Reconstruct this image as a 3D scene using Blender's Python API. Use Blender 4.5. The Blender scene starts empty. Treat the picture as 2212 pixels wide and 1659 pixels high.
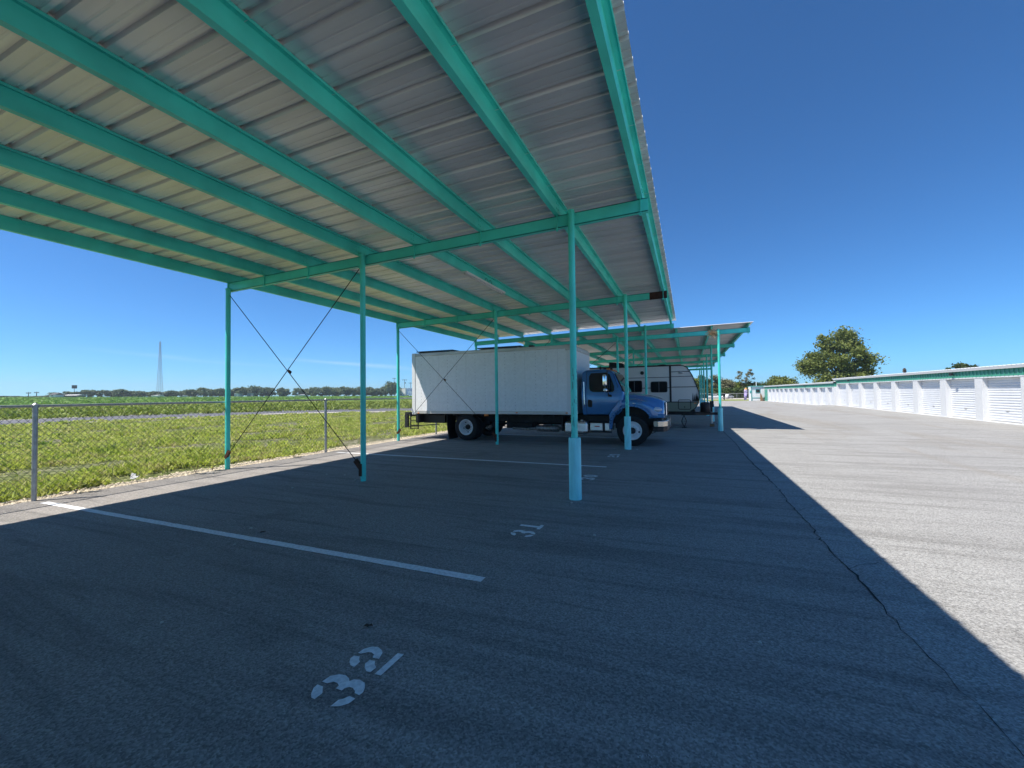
import bpy, bmesh, math, random
import numpy as np
from mathutils import Vector, Matrix, Euler
random.seed(7); rng = np.random.default_rng(7)
SC = bpy.context.scene; COL = SC.collection
R = math.radians

# ------------------------------------------------------------------ camera
cam = bpy.data.cameras.new('camera'); co = bpy.data.objects.new('camera', cam); COL.objects.link(co)
cam.sensor_width = 36; cam.lens = 36 * 910.7 / 2212; cam.clip_start = .05; cam.clip_end = 9000
yaw, pitch, roll = .3953, .0248, -.0123
fw = Vector((-math.sin(yaw) * math.cos(pitch), math.cos(yaw) * math.cos(pitch), math.sin(pitch)))
rt = Vector((math.cos(yaw), math.sin(yaw), 0)); up = rt.cross(fw)
r2 = math.cos(roll) * rt + math.sin(roll) * up; u2 = -math.sin(roll) * rt + math.cos(roll) * up
M = Matrix((r2, u2, -fw)).transposed().to_4x4(); M.translation = (0, 0, 1.65)
co.matrix_world = M; SC.camera = co

# ------------------------------------------------------------------ light
SUNV = Vector((-.45, -.37, 1)).normalized()
EL = math.asin(SUNV.z); AZ = math.atan2(SUNV.x, SUNV.y)
w = bpy.data.worlds.new('World'); SC.world = w; w.use_nodes = True
nt = w.node_tree; bg = nt.nodes['Background']
sky = nt.nodes.new('ShaderNodeTexSky'); sky.sky_type = 'NISHITA'; sky.sun_disc = False
sky.sun_elevation = EL; sky.sun_rotation = AZ % (2 * math.pi)
sky.air_density = .7; sky.dust_density = 0; sky.ozone_density = 6.0; sky.altitude = 0
tint = nt.nodes.new('ShaderNodeMix'); tint.data_type = 'RGBA'; tint.blend_type = 'MULTIPLY'; tint.inputs[0].default_value = 1
tint.inputs[7].default_value = (.44, .87, 1.14, 1); nt.links.new(sky.outputs[0], tint.inputs[6])
# two thin cirrus streaks low in the west
tc = nt.nodes.new('ShaderNodeTexCoord'); sep = nt.nodes.new('ShaderNodeSeparateXYZ'); nt.links.new(tc.outputs['Generated'], sep.inputs[0])
def wm(op, a, b=None, c=None):
    n_ = nt.nodes.new('ShaderNodeMath'); n_.operation = op
    for i_, v_ in enumerate((a, b, c)):
        if v_ is None: continue
        if isinstance(v_, (int, float)): n_.inputs[i_].default_value = v_
        else: nt.links.new(v_, n_.inputs[i_])
    return n_.outputs[0]
azi = wm('ARCTAN2', wm('MULTIPLY', sep.outputs[0], -1), sep.outputs[1])
wn = nt.nodes.new('ShaderNodeTexNoise'); wn.inputs['Scale'].default_value = 5; wn.inputs['Detail'].default_value = 5
wmap = nt.nodes.new('ShaderNodeMapping'); wmap.inputs['Scale'].default_value = (1, 1, 9); nt.links.new(tc.outputs['Generated'], wmap.inputs[0]); nt.links.new(wmap.outputs[0], wn.inputs[0])
def streak(z0, slope, a0, a1, wd, amt):
    line = wm('MULTIPLY_ADD', wm('SUBTRACT', azi, a0), slope, z0); d_ = wm('ABSOLUTE', wm('SUBTRACT', sep.outputs[2], wm('MULTIPLY_ADD', wm('SUBTRACT', wn.outputs[0], .5), .012, line)))
    f_ = wm('SUBTRACT', 1, wm('DIVIDE', d_, wd)); f_ = wm('MAXIMUM', f_, 0)
    e_ = wm('MINIMUM', wm('MAXIMUM', wm('MULTIPLY', wm('SUBTRACT', azi, a0), 7), 0), wm('MAXIMUM', wm('MULTIPLY', wm('SUBTRACT', a1, azi), 7), 0)); e_ = wm('MINIMUM', e_, 1)
    return wm('MULTIPLY', wm('MULTIPLY', f_, e_), amt)
cm = wm('ADD', streak(.058, .06, .55, .93, .006, .17), streak(.061, .07, .86, 1.22, .005, .10))
cm = wm('MULTIPLY', cm, wm('MULTIPLY_ADD', wn.outputs[0], 1.4, .2))
cmix = nt.nodes.new('ShaderNodeMix'); cmix.data_type = 'RGBA'; nt.links.new(cm, cmix.inputs[0]); nt.links.new(tint.outputs[2], cmix.inputs[6]); cmix.inputs[7].default_value = (7.5, 8.2, 8.6, 1)
nt.links.new(cmix.outputs[2], bg.inputs[0])
bg.inputs[1].default_value = .079
sl = bpy.data.lights.new('sun', 'SUN'); sl.energy = 3.8; sl.angle = R(.5); sl.color = (1, .95, .87)
so = bpy.data.objects.new('sun', sl); COL.objects.link(so)
so.rotation_euler = SUNV.to_track_quat('Z', 'Y').to_euler(); so.location = (-20, -20, 50)
SC.view_settings.view_transform = 'Standard'; SC.view_settings.look = 'None'
SC.view_settings.exposure = .9; SC.view_settings.gamma = 1
SC.render.engine = 'CYCLES'
SC.cycles.max_bounces = 8; SC.cycles.diffuse_bounces = 5; SC.cycles.glossy_bounces = 4
SC.cycles.caustics_reflective = False; SC.cycles.caustics_refractive = False

# ------------------------------------------------------------------ materials
def mat(name, col, rough=.6, metal=0., var=0., scale=4., bump=0., bscale=None, col2=None, spec=.5, stretch=None, detail=6., coat=0.):
    m = bpy.data.materials.new(name); m.use_nodes = True; n = m.node_tree.nodes; l = m.node_tree.links
    b = n['Principled BSDF']; b.inputs['Roughness'].default_value = rough; b.inputs['Metallic'].default_value = metal
    b.inputs['Specular IOR Level'].default_value = spec; b.inputs['Coat Weight'].default_value = coat
    b.inputs['Base Color'].default_value = (*col, 1)
    if var or bump or col2:
        g = n.new('ShaderNodeNewGeometry'); mp = n.new('ShaderNodeMapping'); l.new(g.outputs['Position'], mp.inputs[0])
        if stretch: mp.inputs['Scale'].default_value = stretch
        nz = n.new('ShaderNodeTexNoise'); nz.inputs['Scale'].default_value = scale; nz.inputs['Detail'].default_value = detail
        l.new(mp.outputs[0], nz.inputs[0])
        mr = n.new('ShaderNodeMapRange'); mr.inputs['From Min'].default_value = .35; mr.inputs['From Max'].default_value = .65
        l.new(nz.outputs[0], mr.inputs[0])
        mx = n.new('ShaderNodeMix'); mx.data_type = 'RGBA'
        c2 = col2 if col2 else tuple(c * (1 - var) for c in col)
        mx.inputs[6].default_value = (*(col if col2 else tuple(min(1, c * (1 + var)) for c in col)), 1); mx.inputs[7].default_value = (*c2, 1)
        l.new(mr.outputs[0], mx.inputs[0]); l.new(mx.outputs[2], b.inputs['Base Color'])
        if bump:
            nb = n.new('ShaderNodeTexNoise'); nb.inputs['Scale'].default_value = bscale or scale * 4; nb.inputs['Detail'].default_value = 4
            l.new(g.outputs['Position'], nb.inputs[0])
            bp = n.new('ShaderNodeBump'); bp.inputs['Strength'].default_value = bump; bp.inputs['Distance'].default_value = .02
            l.new(nb.outputs[0], bp.inputs['Height']); l.new(bp.outputs[0], b.inputs['Normal'])
    return m

def asphalt(name, base, light, dark, dirt=None):
    m = bpy.data.materials.new(name); m.use_nodes = True; n = m.node_tree.nodes; l = m.node_tree.links
    b = n['Principled BSDF']; b.inputs['Roughness'].default_value = .88; b.inputs['Specular IOR Level'].default_value = .3
    g = n.new('ShaderNodeNewGeometry')
    def noise(s, d, stretch=None, dist=0., rot=0.):
        mp = n.new('ShaderNodeMapping'); l.new(g.outputs['Position'], mp.inputs[0])
        mp.inputs['Rotation'].default_value = (0, 0, rot)
        if stretch: mp.inputs['Scale'].default_value = stretch
        t = n.new('ShaderNodeTexNoise'); t.inputs['Scale'].default_value = s; t.inputs['Detail'].default_value = d; t.inputs['Distortion'].default_value = dist
        t.inputs['Roughness'].default_value = .6
        l.new(mp.outputs[0], t.inputs[0]); return t.outputs[0]
    def rng_(x, a, b_, c=0., d=1.):
        t = n.new('ShaderNodeMapRange'); t.inputs['From Min'].default_value = a; t.inputs['From Max'].default_value = b_
        t.inputs['To Min'].default_value = c; t.inputs['To Max'].default_value = d; l.new(x, t.inputs[0]); return t.outputs[0]
    def mix(f, a, c, mode='MIX'):
        t = n.new('ShaderNodeMix'); t.data_type = 'RGBA'; t.blend_type = mode
        if isinstance(f, (int, float)): t.inputs[0].default_value = f
        else: l.new(f, t.inputs[0])
        for i, v in ((6, a), (7, c)):
            if isinstance(v, tuple): t.inputs[i].default_value = (*v, 1)
            else: l.new(v, t.inputs[i])
        return t.outputs[2]
    c = mix(rng_(noise(.35, 5, None, .6), .3, .7), light, base)
    c = mix(rng_(noise(1.0, 5, (.25, 2.2, 1), .8, .12), .5, .66, 0, .75), c, dark)         # long tyre smears across the bays
    c = mix(rng_(noise(2.3, 6, (.16, 2.6, 1), .3, -.35), .55, .64, 0, .6), c, dark)
    c = mix(rng_(noise(.8, 3), .60, .70, 0, .6), c, dark)
    c = mix(rng_(noise(1.6, 2, (.12, 5, 1), .2, .55), .69, .72, 0, .5), c, light)
    if dirt:
        c = mix(rng_(noise(.5, 5, (.9, .16, 1), 1.2, .35), .5, .7, 0, .6), c, dirt)
    v = n.new('ShaderNodeTexVoronoi'); v.inputs['Scale'].default_value = 95; l.new(g.outputs['Position'], v.inputs['Vector'])
    sv = n.new('ShaderNodeSeparateColor'); l.new(v.outputs['Color'], sv.inputs[0])
    c = mix(.72, c, mix(rng_(sv.outputs[0], 0, 1), (.52, .52, .52), (1.5, 1.5, 1.5)), 'MULTIPLY')
    c = mix(.5, c, mix(rng_(noise(45, 4), .35, .65), (.7, .7, .7), (1.3, 1.3, 1.3)), 'MULTIPLY')
    l.new(c, b.inputs['Base Color'])
    bp = n.new('ShaderNodeBump'); bp.inputs['Strength'].default_value = .55; bp.inputs['Distance'].default_value = .006
    ad = n.new('ShaderNodeMath'); ad.operation = 'ADD'; l.new(v.outputs['Distance'], ad.inputs[0]); l.new(noise(60, 5), ad.inputs[1])
    l.new(ad.outputs[0], bp.inputs['Height']); l.new(bp.outputs[0], b.inputs['Normal'])
    return m

def leafmat(name, a, b_, c_=None, scale=.4, trans=.25, fine=9.):
    m = bpy.data.materials.new(name); m.use_nodes = True; n = m.node_tree.nodes; l = m.node_tree.links
    b = n['Principled BSDF']; b.inputs['Roughness'].default_value = .6; b.inputs['Specular IOR Level'].default_value = .25
    g = n.new('ShaderNodeNewGeometry')
    def nz(s):
        t = n.new('ShaderNodeTexNoise'); t.inputs['Scale'].default_value = s; t.inputs['Detail'].default_value = 3; l.new(g.outputs['Position'], t.inputs[0])
        r = n.new('ShaderNodeMapRange'); r.inputs['From Min'].default_value = .38; r.inputs['From Max'].default_value = .62; l.new(t.outputs[0], r.inputs[0]); return r.outputs[0]
    def mx(f, p, q):
        t = n.new('ShaderNodeMix'); t.data_type = 'RGBA'; l.new(f, t.inputs[0])
        for i, v in ((6, p), (7, q)):
            if isinstance(v, tuple): t.inputs[i].default_value = (*v, 1)
            else: l.new(v, t.inputs[i])
        return t.outputs[2]
    c = mx(nz(scale), a, b_)
    if c_: c = mx(nz(scale * 2.7), c, c_)
    c = mx(nz(fine), c, tuple(x * 1.35 for x in a))
    l.new(c, b.inputs['Base Color'])
    tr = n.new('ShaderNodeBsdfTranslucent'); l.new(c, tr.inputs[0]); ms = n.new('ShaderNodeMixShader'); ms.inputs[0].default_value = trans
    l.new(b.outputs[0], ms.inputs[1]); l.new(tr.outputs[0], ms.inputs[2]); l.new(ms.outputs[0], n['Material Output'].inputs[0])
    return m

MT = dict(
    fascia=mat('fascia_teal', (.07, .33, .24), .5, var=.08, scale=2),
    teal=mat('teal_paint_lifted', (.085, .74, .645), .40, var=.12, scale=1.7, bump=.05, bscale=60),  # carport teal with light put into the colour, brighter than the fascia for shaded steel
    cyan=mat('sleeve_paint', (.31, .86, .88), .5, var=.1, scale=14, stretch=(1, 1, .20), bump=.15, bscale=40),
    sheet=mat('galvalume', (.83, .81, .81), .42, .50, var=.10, scale=1.1, stretch=(.3, 3, 1), bump=.03, bscale=12),
    rust=mat('rust', (.07, .028, .015), .9, var=.4, scale=30), cable=mat('cable', (.03, .028, .026), .6, .6),
    brownp=mat('primer_brown', (.045, .018, .012), .8, var=.3, scale=6),
    galv=mat('galvanised', (.42, .43, .44), .42, .7, var=.15, scale=14), wire=mat('fence_wire', (.15, .15, .145), .6, .3),
    line=mat('road_paint', (.95, .95, .95), .7, col2=(.72, .72, .72), scale=34, bump=.1), crack=mat('crack_fill', (.018, .018, .02), .95),
    white=mat('white_paint', (.78, .79, .80), .45, var=.03, scale=3), door=mat('door_paint', (.75, .76, .78), .45, var=.03, scale=2),
    stucco=mat('white_stucco', (.66, .67, .68), .8, var=.1, scale=22, bump=.5, bscale=30),
    boxw=mat('box_panel', (.86, .87, .88), .35, var=.04, scale=9, bump=.04, bscale=25),
    alu=mat('aluminium', (.56, .54, .51), .45, .35, var=.18, scale=3, stretch=(.4, 4, 4)), chrome=mat('chrome', (.82, .83, .85), .10, 1.),
    tank=mat('tank_alloy', (.78, .78, .77), .36, .95, var=.1, scale=4), muff=mat('muffler_steel', (.30, .28, .26), .5, .7, var=.3, scale=12),
    blue=mat('blue_paint', (.06, .21, .45), .25, .25, coat=.8, var=.04, scale=2), black=mat('black_plastic', (.012, .012, .013), .55),
    chass=mat('chassis_black', (.016, .016, .017), .65, var=.4, scale=8), tyre=mat('tyre_rubber', (.014, .014, .015), .85, bump=.2, var=.2, scale=20),
    rimw=mat('rim_white', (.74, .75, .76), .35), glass=mat('dark_glass', (.012, .015, .017), .06, spec=.8),
    tint=mat('tinted_pane', (.008, .009, .011), .25, spec=.12), brushed=mat('brushed_chrome', (.50, .47, .43), .22, 1.),
    rivetm=mat('rivet_steel', (.38, .38, .39), .5, .3),
    scuffm=mat('paint_scuff', (.05, .10, .09), .8),
    eavem=mat('eave_grey', (.50, .51, .51), .5),
    seam=mat('dark_seam', (.008, .01, .018), .7), amber=mat('amber_lens', (.8, .22, .02), .3), red=mat('red_label', (.5, .05, .04), .5),
    lens=mat('lamp_lens', (.62, .66, .70), .12, .3), solar=mat('solar_panel', (.012, .014, .022), .2),
    cream=mat('trailer_cream', (.66, .64, .62), .35, var=.03, scale=2), olive=mat('trailer_olive', (.20, .23, .17), .4), grey=mat('stripe_grey', (.12, .12, .13), .5),
    wood=mat('wood', (.28, .16, .08), .8, var=.3, scale=20), straw=mat('straw', (.33, .24, .14), .9, var=.3, scale=20),
    stone=mat('limestone', (.66, .57, .43), .9, var=.22, scale=14), soil=mat('soil', (.14, .12, .09), .95, var=.3, scale=5, bump=.5, bscale=12),
    peb=mat('pale_pebble', (.55, .52, .47), .85), bark=mat('bark', (.085, .062, .045), .9, var=.3, scale=4),
    pole=mat('pole_wood', (.11, .085, .065), .9), steelf=mat('tower_steel', (.34, .38, .44), .6), gtrim=mat('kiosk_teal', (.10, .42, .40), .5),
    houseg=mat('house_grey', (.30, .31, .33), .7), housew=mat('house_white', (.75, .75, .74), .7), roofd=mat('roof_dark', (.10, .09, .09), .8),
    roofw=mat('roof_white', (.74, .75, .76), .4), yellow=mat('sign_yellow', (.75, .45, .03), .5), orange=mat('flag_orange', (.85, .42, .10), .7),
    purple=mat('flag_purple', (.16, .12, .48), .7, col2=(.75, .65, .78), scale=5, detail=2), tblue=mat('wrap_blue', (.05, .13, .34), .5, col2=(.4, .5, .6), scale=.35, detail=2),
    silver=mat('seal_silver', (.55, .56, .57), .4, .6), off_white=mat('off_white', (.6, .6, .58), .8))

def grassmat():
    m = leafmat('weed_leaves', (.40, .46, .08), (.17, .29, .06), (.56, .50, .24), .5, .35, 6.)
    return m
MT['weed'] = grassmat()
MT['weedfar'] = leafmat('verge_leaves', (.24, .30, .05), (.32, .30, .10), (.16, .24, .04), .12, .2, 1.5)
MT['leafA'] = leafmat('oak_leaves', (.19, .22, .06), (.09, .125, .035), None, .5, .3, 1.2)
MT['leafB'] = leafmat('dark_leaves', (.075, .11, .035), (.05, .08, .025), None, .3, .25, 2.)
MT['leafC'] = leafmat('far_leaves', (.15, .19, .10), (.11, .15, .085), None, .05, .3, .5)
MT['leafD'] = leafmat('dry_leaves', (.22, .21, .12), (.15, .16, .08), None, .5, .2, 3.)
MT['leafE'] = leafmat('bright_leaves', (.16, .20, .04), (.09, .13, .03), None, .5, .2, 3.)

# ------------------------------------------------------------------ mesh helpers
class MB:
    def __init__(s): s.v = []; s.f = []; s.sm = []
    def add(s, vs, fs, smooth=False):
        o = len(s.v); s.v += [tuple(p) for p in vs]; s.f += [tuple(i + o for i in f) for f in fs]; s.sm += [smooth] * len(fs); return s
    def box(s, x0, x1, y0, y1, z0, z1):
        return s.add([(x0, y0, z0), (x1, y0, z0), (x1, y1, z0), (x0, y1, z0), (x0, y0, z1), (x1, y0, z1), (x1, y1, z1), (x0, y1, z1)],
                     [(0, 3, 2, 1), (4, 5, 6, 7), (0, 1, 5, 4), (1, 2, 6, 5), (2, 3, 7, 6), (3, 0, 4, 7)])
    def obox(s, p, q, wd, hd, upv=(0, 0, 1)):          # box bar from p to q
        p = Vector(p); q = Vector(q); d = (q - p).normalized(); u = Vector(upv)
        if abs(d.dot(u)) > .98: u = Vector((1, 0, 0))
        a = d.cross(u).normalized() * wd / 2; b = a.cross(d).normalized() * hd / 2
        vs = [p - a - b, p + a - b, p + a + b, p - a + b, q - a - b, q + a - b, q + a + b, q - a + b]
        return s.add(vs, [(0, 1, 2, 3), (7, 6, 5, 4), (0, 4, 5, 1), (1, 5, 6, 2), (2, 6, 7, 3), (3, 7, 4, 0)])
    def tube(s, p, q, r, n=12, r1=None, cap=True):
        p = Vector(p); q = Vector(q); r1 = r if r1 is None else r1
        d = (q - p).normalized(); u = Vector((0, 0, 1)) if abs(d.z) < .9 else Vector((1, 0, 0))
        a = d.cross(u).normalized(); b = a.cross(d)
        vs = []
        for c, rr in ((p, r), (q, r1)):
            for i in range(n):
                t = 2 * math.pi * i / n; vs.append(c + a * math.cos(t) * rr + b * math.sin(t) * rr)
        s.add(vs, [(i, (i + 1) % n, n + (i + 1) % n, n + i) for i in range(n)], True)
        if cap: s.add(vs, [tuple(range(n - 1, -1, -1)), tuple(range(n, 2 * n))])
        return s
    def path(s, pts, r, n=8):
        for a, b in zip(pts[:-1], pts[1:]): s.tube(a, b, r, n)
        return s
    def lathe(s, c, axis, prof, n=32, smooth=True):    # prof: (along axis, radius)
        c = Vector(c); d = Vector(axis).normalized(); u = Vector((0, 0, 1)) if abs(d.z) < .9 else Vector((1, 0, 0))
        a = d.cross(u).normalized(); b = a.cross(d); vs = []
        for h, r in prof:
            for i in range(n):
                t = 2 * math.pi * i / n; vs.append(c + d * h + (a * math.cos(t) + b * math.sin(t)) * r)
        fs = []
        for k in range(len(prof) - 1):
            for i in range(n): fs.append((k * n + i, k * n + (i + 1) % n, (k + 1) * n + (i + 1) % n, (k + 1) * n + i))
        return s.add(vs, fs, smooth)
    def prism(s, poly, fn0, fn1):                      # poly of 2-tuples, two maps to 3-D
        n = len(poly); vs = [fn0(*p) for p in poly] + [fn1(*p) for p in poly]
        return s.add(vs, [tuple(range(n)), tuple(range(2 * n - 1, n - 1, -1))] + [(i, n + i, n + (i + 1) % n, (i + 1) % n) for i in range(n)])
    def side(s, poly, y0, y1):                         # x,z polygon pushed along y
        return s.prism(poly, lambda x, z: (x, y0, z), lambda x, z: (x, y1, z))
    def build(s, name, m, parent=None, loc=None, bevel=0, smooth=None, seg=2, solid=0):
        """verts are given in the thing's local space (or in world space with loc = the thing's own origin)"""
        me = bpy.data.meshes.new(name); v = s.v
        if loc is not None: v = [(a - loc[0], b - loc[1], c - loc[2]) for a, b, c in v]
        me.from_pydata(v, [], s.f); me.polygons.foreach_set('use_smooth', s.sm if smooth is None else [smooth] * len(s.f))
        me.validate(); me.update()
        bm = bmesh.new(); bm.from_mesh(me); bmesh.ops.recalc_face_normals(bm, faces=bm.faces); bm.to_mesh(me); bm.free()
        me.materials.append(MT[m] if isinstance(m, str) else m)
        o = bpy.data.objects.new(name, me); COL.objects.link(o)
        if parent: o.parent = parent
        if solid: d = o.modifiers.new('s', 'SOLIDIFY'); d.thickness = solid
        if bevel: d = o.modifiers.new('b', 'BEVEL'); d.width = bevel; d.segments = seg; d.limit_method = 'ANGLE'; d.angle_limit = R(32); d.harden_normals = False
        return o
def tag(o, label=None, cat=None, group=None, kind=None):
    if label: o['label'] = label
    if cat: o['category'] = cat
    if group: o['group'] = group
    if kind: o['kind'] = kind
    return o
def thing(name, loc, label, cat, group=None, rz=0):
    o = bpy.data.objects.new(name, None); o.empty_display_size = .3; COL.objects.link(o); o.location = loc; o.rotation_euler = (0, 0, rz)
    return tag(o, label, cat, group)
def copy_tree(o, loc=None, rz=None, label=None, scale=None):
    def cp(a, par):
        c = a.copy(); COL.objects.link(c); c.parent = par
        for ch in [x for x in KIDS.get(a.name, [])]: cp(ch, c)
        return c
    c = cp(o, None)
    if loc is not None: c.location = loc
    if rz is not None: c.rotation_euler = (0, 0, rz)
    if scale is not None: c.scale = scale
    if label: c['label'] = label
    return c
KIDS = {}
def index_kids():
    KIDS.clear()
    for o in COL.objects:
        if o.parent: KIDS.setdefault(o.parent.name, []).append(o)
def nmesh(name, V, F, m, parent=None, smooth=False):    # numpy verts (n,3), faces (k,3|4)
    me = bpy.data.meshes.new(name); V = np.asarray(V, np.float32); F = np.asarray(F, np.int32); k = F.shape[1]
    me.vertices.add(len(V)); me.vertices.foreach_set('co', V.ravel())
    me.loops.add(F.size); me.loops.foreach_set('vertex_index', F.ravel())
    me.polygons.add(len(F)); me.polygons.foreach_set('loop_start', np.arange(0, F.size, k, dtype=np.int32))
    me.polygons.foreach_set('loop_total', np.full(len(F), k, np.int32)); me.polygons.foreach_set('use_smooth', np.full(len(F), smooth))
    me.update(calc_edges=True); me.validate(); me.materials.append(MT[m])
    o = bpy.data.objects.new(name, me); COL.objects.link(o)
    if parent: o.parent = parent
    return o

# ------------------------------------------------------------------ ground
def sstep(a, b, x):
    t = min(1, max(0, (x - a) / (b - a))); return t * t * (3 - 2 * t)
def terrain_z(x, y):
    r = math.hypot(x, y); th = math.degrees(math.atan2(-x, y))
    rise = min(1, max(0, (th - 15) / 58)) * 3.3 if 0 < th < 150 else (3.3 * sstep(230, 150, th % 360) if th > 0 else 0)
    return -.03 + sstep(90, 400, r) * rise
def terrain():
    m = bpy.data.materials.new('field_soil_and_crop'); m.use_nodes = True; n = m.node_tree.nodes; l = m.node_tree.links
    b = n['Principled BSDF']; b.inputs['Roughness'].default_value = .95; b.inputs['Specular IOR Level'].default_value = .1
    g = n.new('ShaderNodeNewGeometry'); ln = n.new('ShaderNodeVectorMath'); ln.operation = 'LENGTH'; l.new(g.outputs['Position'], ln.inputs[0])
    def nz(s, d=5, st=None):
        mp = n.new('ShaderNodeMapping'); l.new(g.outputs['Position'], mp.inputs[0])
        if st: mp.inputs['Scale'].default_value = st
        t = n.new('ShaderNodeTexNoise'); t.inputs['Scale'].default_value = s; t.inputs['Detail'].default_value = d; l.new(mp.outputs[0], t.inputs[0]); return t.outputs[0]
    def rg(x, a, b_, c=0., d=1.):
        t = n.new('ShaderNodeMapRange'); t.inputs[1].default_value = a; t.inputs[2].default_value = b_; t.inputs[3].default_value = c; t.inputs[4].default_value = d; l.new(x, t.inputs[0]); return t.outputs[0]
    def mx(f, p, q):
        t = n.new('ShaderNodeMix'); t.data_type = 'RGBA'; l.new(f, t.inputs[0])
        for i, v in ((6, p), (7, q)):
            if isinstance(v, tuple): t.inputs[i].default_value = (*v, 1)
            else: l.new(v, t.inputs[i])
        return t.outputs[2]
    near = mx(rg(nz(.5), .42, .6), (.20, .22, .08), (.30, .27, .20))
    near = mx(rg(nz(7), .4, .6), near, (.07, .09, .025))
    mid = mx(rg(nz(.25), .4, .6), (.22, .27, .055), (.32, .29, .11)); mid = mx(rg(nz(3), .4, .62), mid, (.13, .19, .03))
    crop = mx(rg(nz(.08), .4, .6), (.16, .28, .05), (.13, .24, .04)); crop = mx(rg(nz(1.2, 3, (1, .3, 1)), .45, .6), crop, (.06, .13, .02))
    far = mx(rg(nz(.02), .4, .6), (.16, .2, .06), (.24, .23, .10))
    c = mx(rg(ln.outputs['Value'], 58, 66), near, mid); c = mx(rg(ln.outputs['Value'], 150, 165), c, crop); c = mx(rg(ln.outputs['Value'], 395, 402), c, far)
    l.new(c, b.inputs['Base Color'])
    bp = n.new('ShaderNodeBump'); bp.inputs['Strength'].default_value = .7; bp.inputs['Distance'].default_value = .15; l.new(nz(3.5), bp.inputs['Height']); l.new(bp.outputs[0], b.inputs['Normal'])
    MT['terrain'] = m
    rs = [0, 10, 20, 35, 50, 70, 90, 110, 130, 160, 190, 220, 260, 300, 340, 380, 400, 450, 600, 900, 1400, 2000]; N = 120
    V = [(0, 0, -.03)]; F = []
    for r in rs[1:]:
        for i in range(N):
            a = 2 * math.pi * i / N; x, y = r * math.sin(a), r * math.cos(a); V.append((x, y, terrain_z(x, y)))
    mb = MB(); mb.v = V
    for i in range(N): F.append((0, 1 + (i + 1) % N, 1 + i))
    for k in range(len(rs) - 2):
        o = 1 + k * N
        for i in range(N): F.append((o + i, o + (i + 1) % N, o + N + (i + 1) % N, o + N + i))
    mb.f = F; mb.sm = [True] * len(F); tag(mb.build('ground', 'terrain'), 'flat green farm field reaching the horizon', None, kind='structure')
terrain()
MT['pad'] = asphalt('pad_asphalt', (.285, .262, .242), (.325, .302, .28), (.195, .182, .17))
MT['lane'] = asphalt('lane_asphalt', (.30, .292, .278), (.345, .338, .322), (.235, .228, .215), (.245, .215, .175))
XL, XR = -9.97, 1.34
mb = MB(); mb.add([(XL, -40, 0), (XR, -40, 0), (XR, 62, 0), (XL, 62, 0)], [(0, 1, 2, 3)])
mb.add([(XL, -40, 0), (XL, 62, 0), (XL, 62, -.12), (XL, -40, -.12)], [(0, 1, 2, 3)])
tag(mb.build('parking_lot', 'pad'), 'dark weathered asphalt parking bays under the canopy', kind='structure')
def lane_z(x, y): return .135 * sstep(7, 12.5, x) * max(0, min(1, (y - 24) / 27)) * (1 - sstep(53, 56, y))
xs = [XR, 4, 6.5, 7.5, 8.5, 9.5, 10.5, 11.5, 12.5, 14, 26, 70]; ys = [-40, 0, 12, 20, 24, 30, 36, 42, 48, 51, 52.5, 53.5, 54.5, 55.5, 57, 62, 87]
mb = MB(); V = [(x, y, lane_z(x, y)) for y in ys for x in xs]; nx = len(xs)
mb.add(V, [(j * nx + i, j * nx + i + 1, (j + 1) * nx + i + 1, (j + 1) * nx + i) for j in range(len(ys) - 1) for i in range(nx - 1)], True)
mb.add([(-25, 62, 0), (XR, 62, 0), (XR, 87, 0), (-25, 87, 0)], [(0, 1, 2, 3)])
tag(mb.build('driveway', 'lane'), 'pale sunlit asphalt driveway with brown tyre tracks', kind='structure')
MT['gravel'] = mat('pale_gravel', (.50, .46, .40), .95, var=.2, scale=3, bump=.4, bscale=20)
mb = MB(); mb.add([(-25, 104, -.015), (45, 104, -.015), (45, 122, -.015), (-25, 122, -.015)], [(0, 1, 2, 3)])
tag(mb.build('road', 'gravel'), 'pale gravel road behind the far fence', kind='structure')
# left road beyond the fence
RN = [(-47, -30), (-44.5, 5), (-43, 13), (-42, 16), (-41.5, 19.6), (-41, 24), (-40.4, 29.6), (-38.5, 33), (-35, 35.2), (-31.5, 37.6), (-26, 40.3), (-18, 43.5), (-8, 47), (5, 52)]
RF = [(-57, -30), (-55, 5), (-53.6, 16.2), (-53.4, 20.2), (-53.3, 24.7), (-54.2, 31.8), (-56, 42.6), (-56.3, 48.2), (-55, 54.5), (-52, 58.9), (-48, 62), (-38, 66.5), (-25, 71), (-10, 76)]
def road_at(t, e):
    n_, f_ = RN[t], RF[t]; return (n_[0] + (f_[0] - n_[0]) * e, n_[1] + (f_[1] - n_[1]) * e)
for nm, e0, e1, z, m, lab in (('shoulder', -.10, 1.10, -.018, 'gravel', 'pale gravel shoulder of the airfield road'), ('road', 0, 1, -.012, None, 'grey asphalt road crossing the field beyond the fence')):
    if m is None: MT['oldroad'] = asphalt('old_road_asphalt', (.13, .13, .145), (.20, .20, .21), (.10, .10, .11)); m = 'oldroad'
    mb = MB(); V = []
    for i in range(len(RN)):
        for e in (e0, .5, e1): V.append((*road_at(i, e), z))
    mb.add(V, [(3 * i + j, 3 * i + j + 1, 3 * i + j + 4, 3 * i + j + 3) for i in range(len(RN) - 1) for j in (0, 1) if RN[i][0] < -9 and RN[i + 1][0] < -9])
    tag(mb.build(nm, m), lab, kind='structure')

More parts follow.
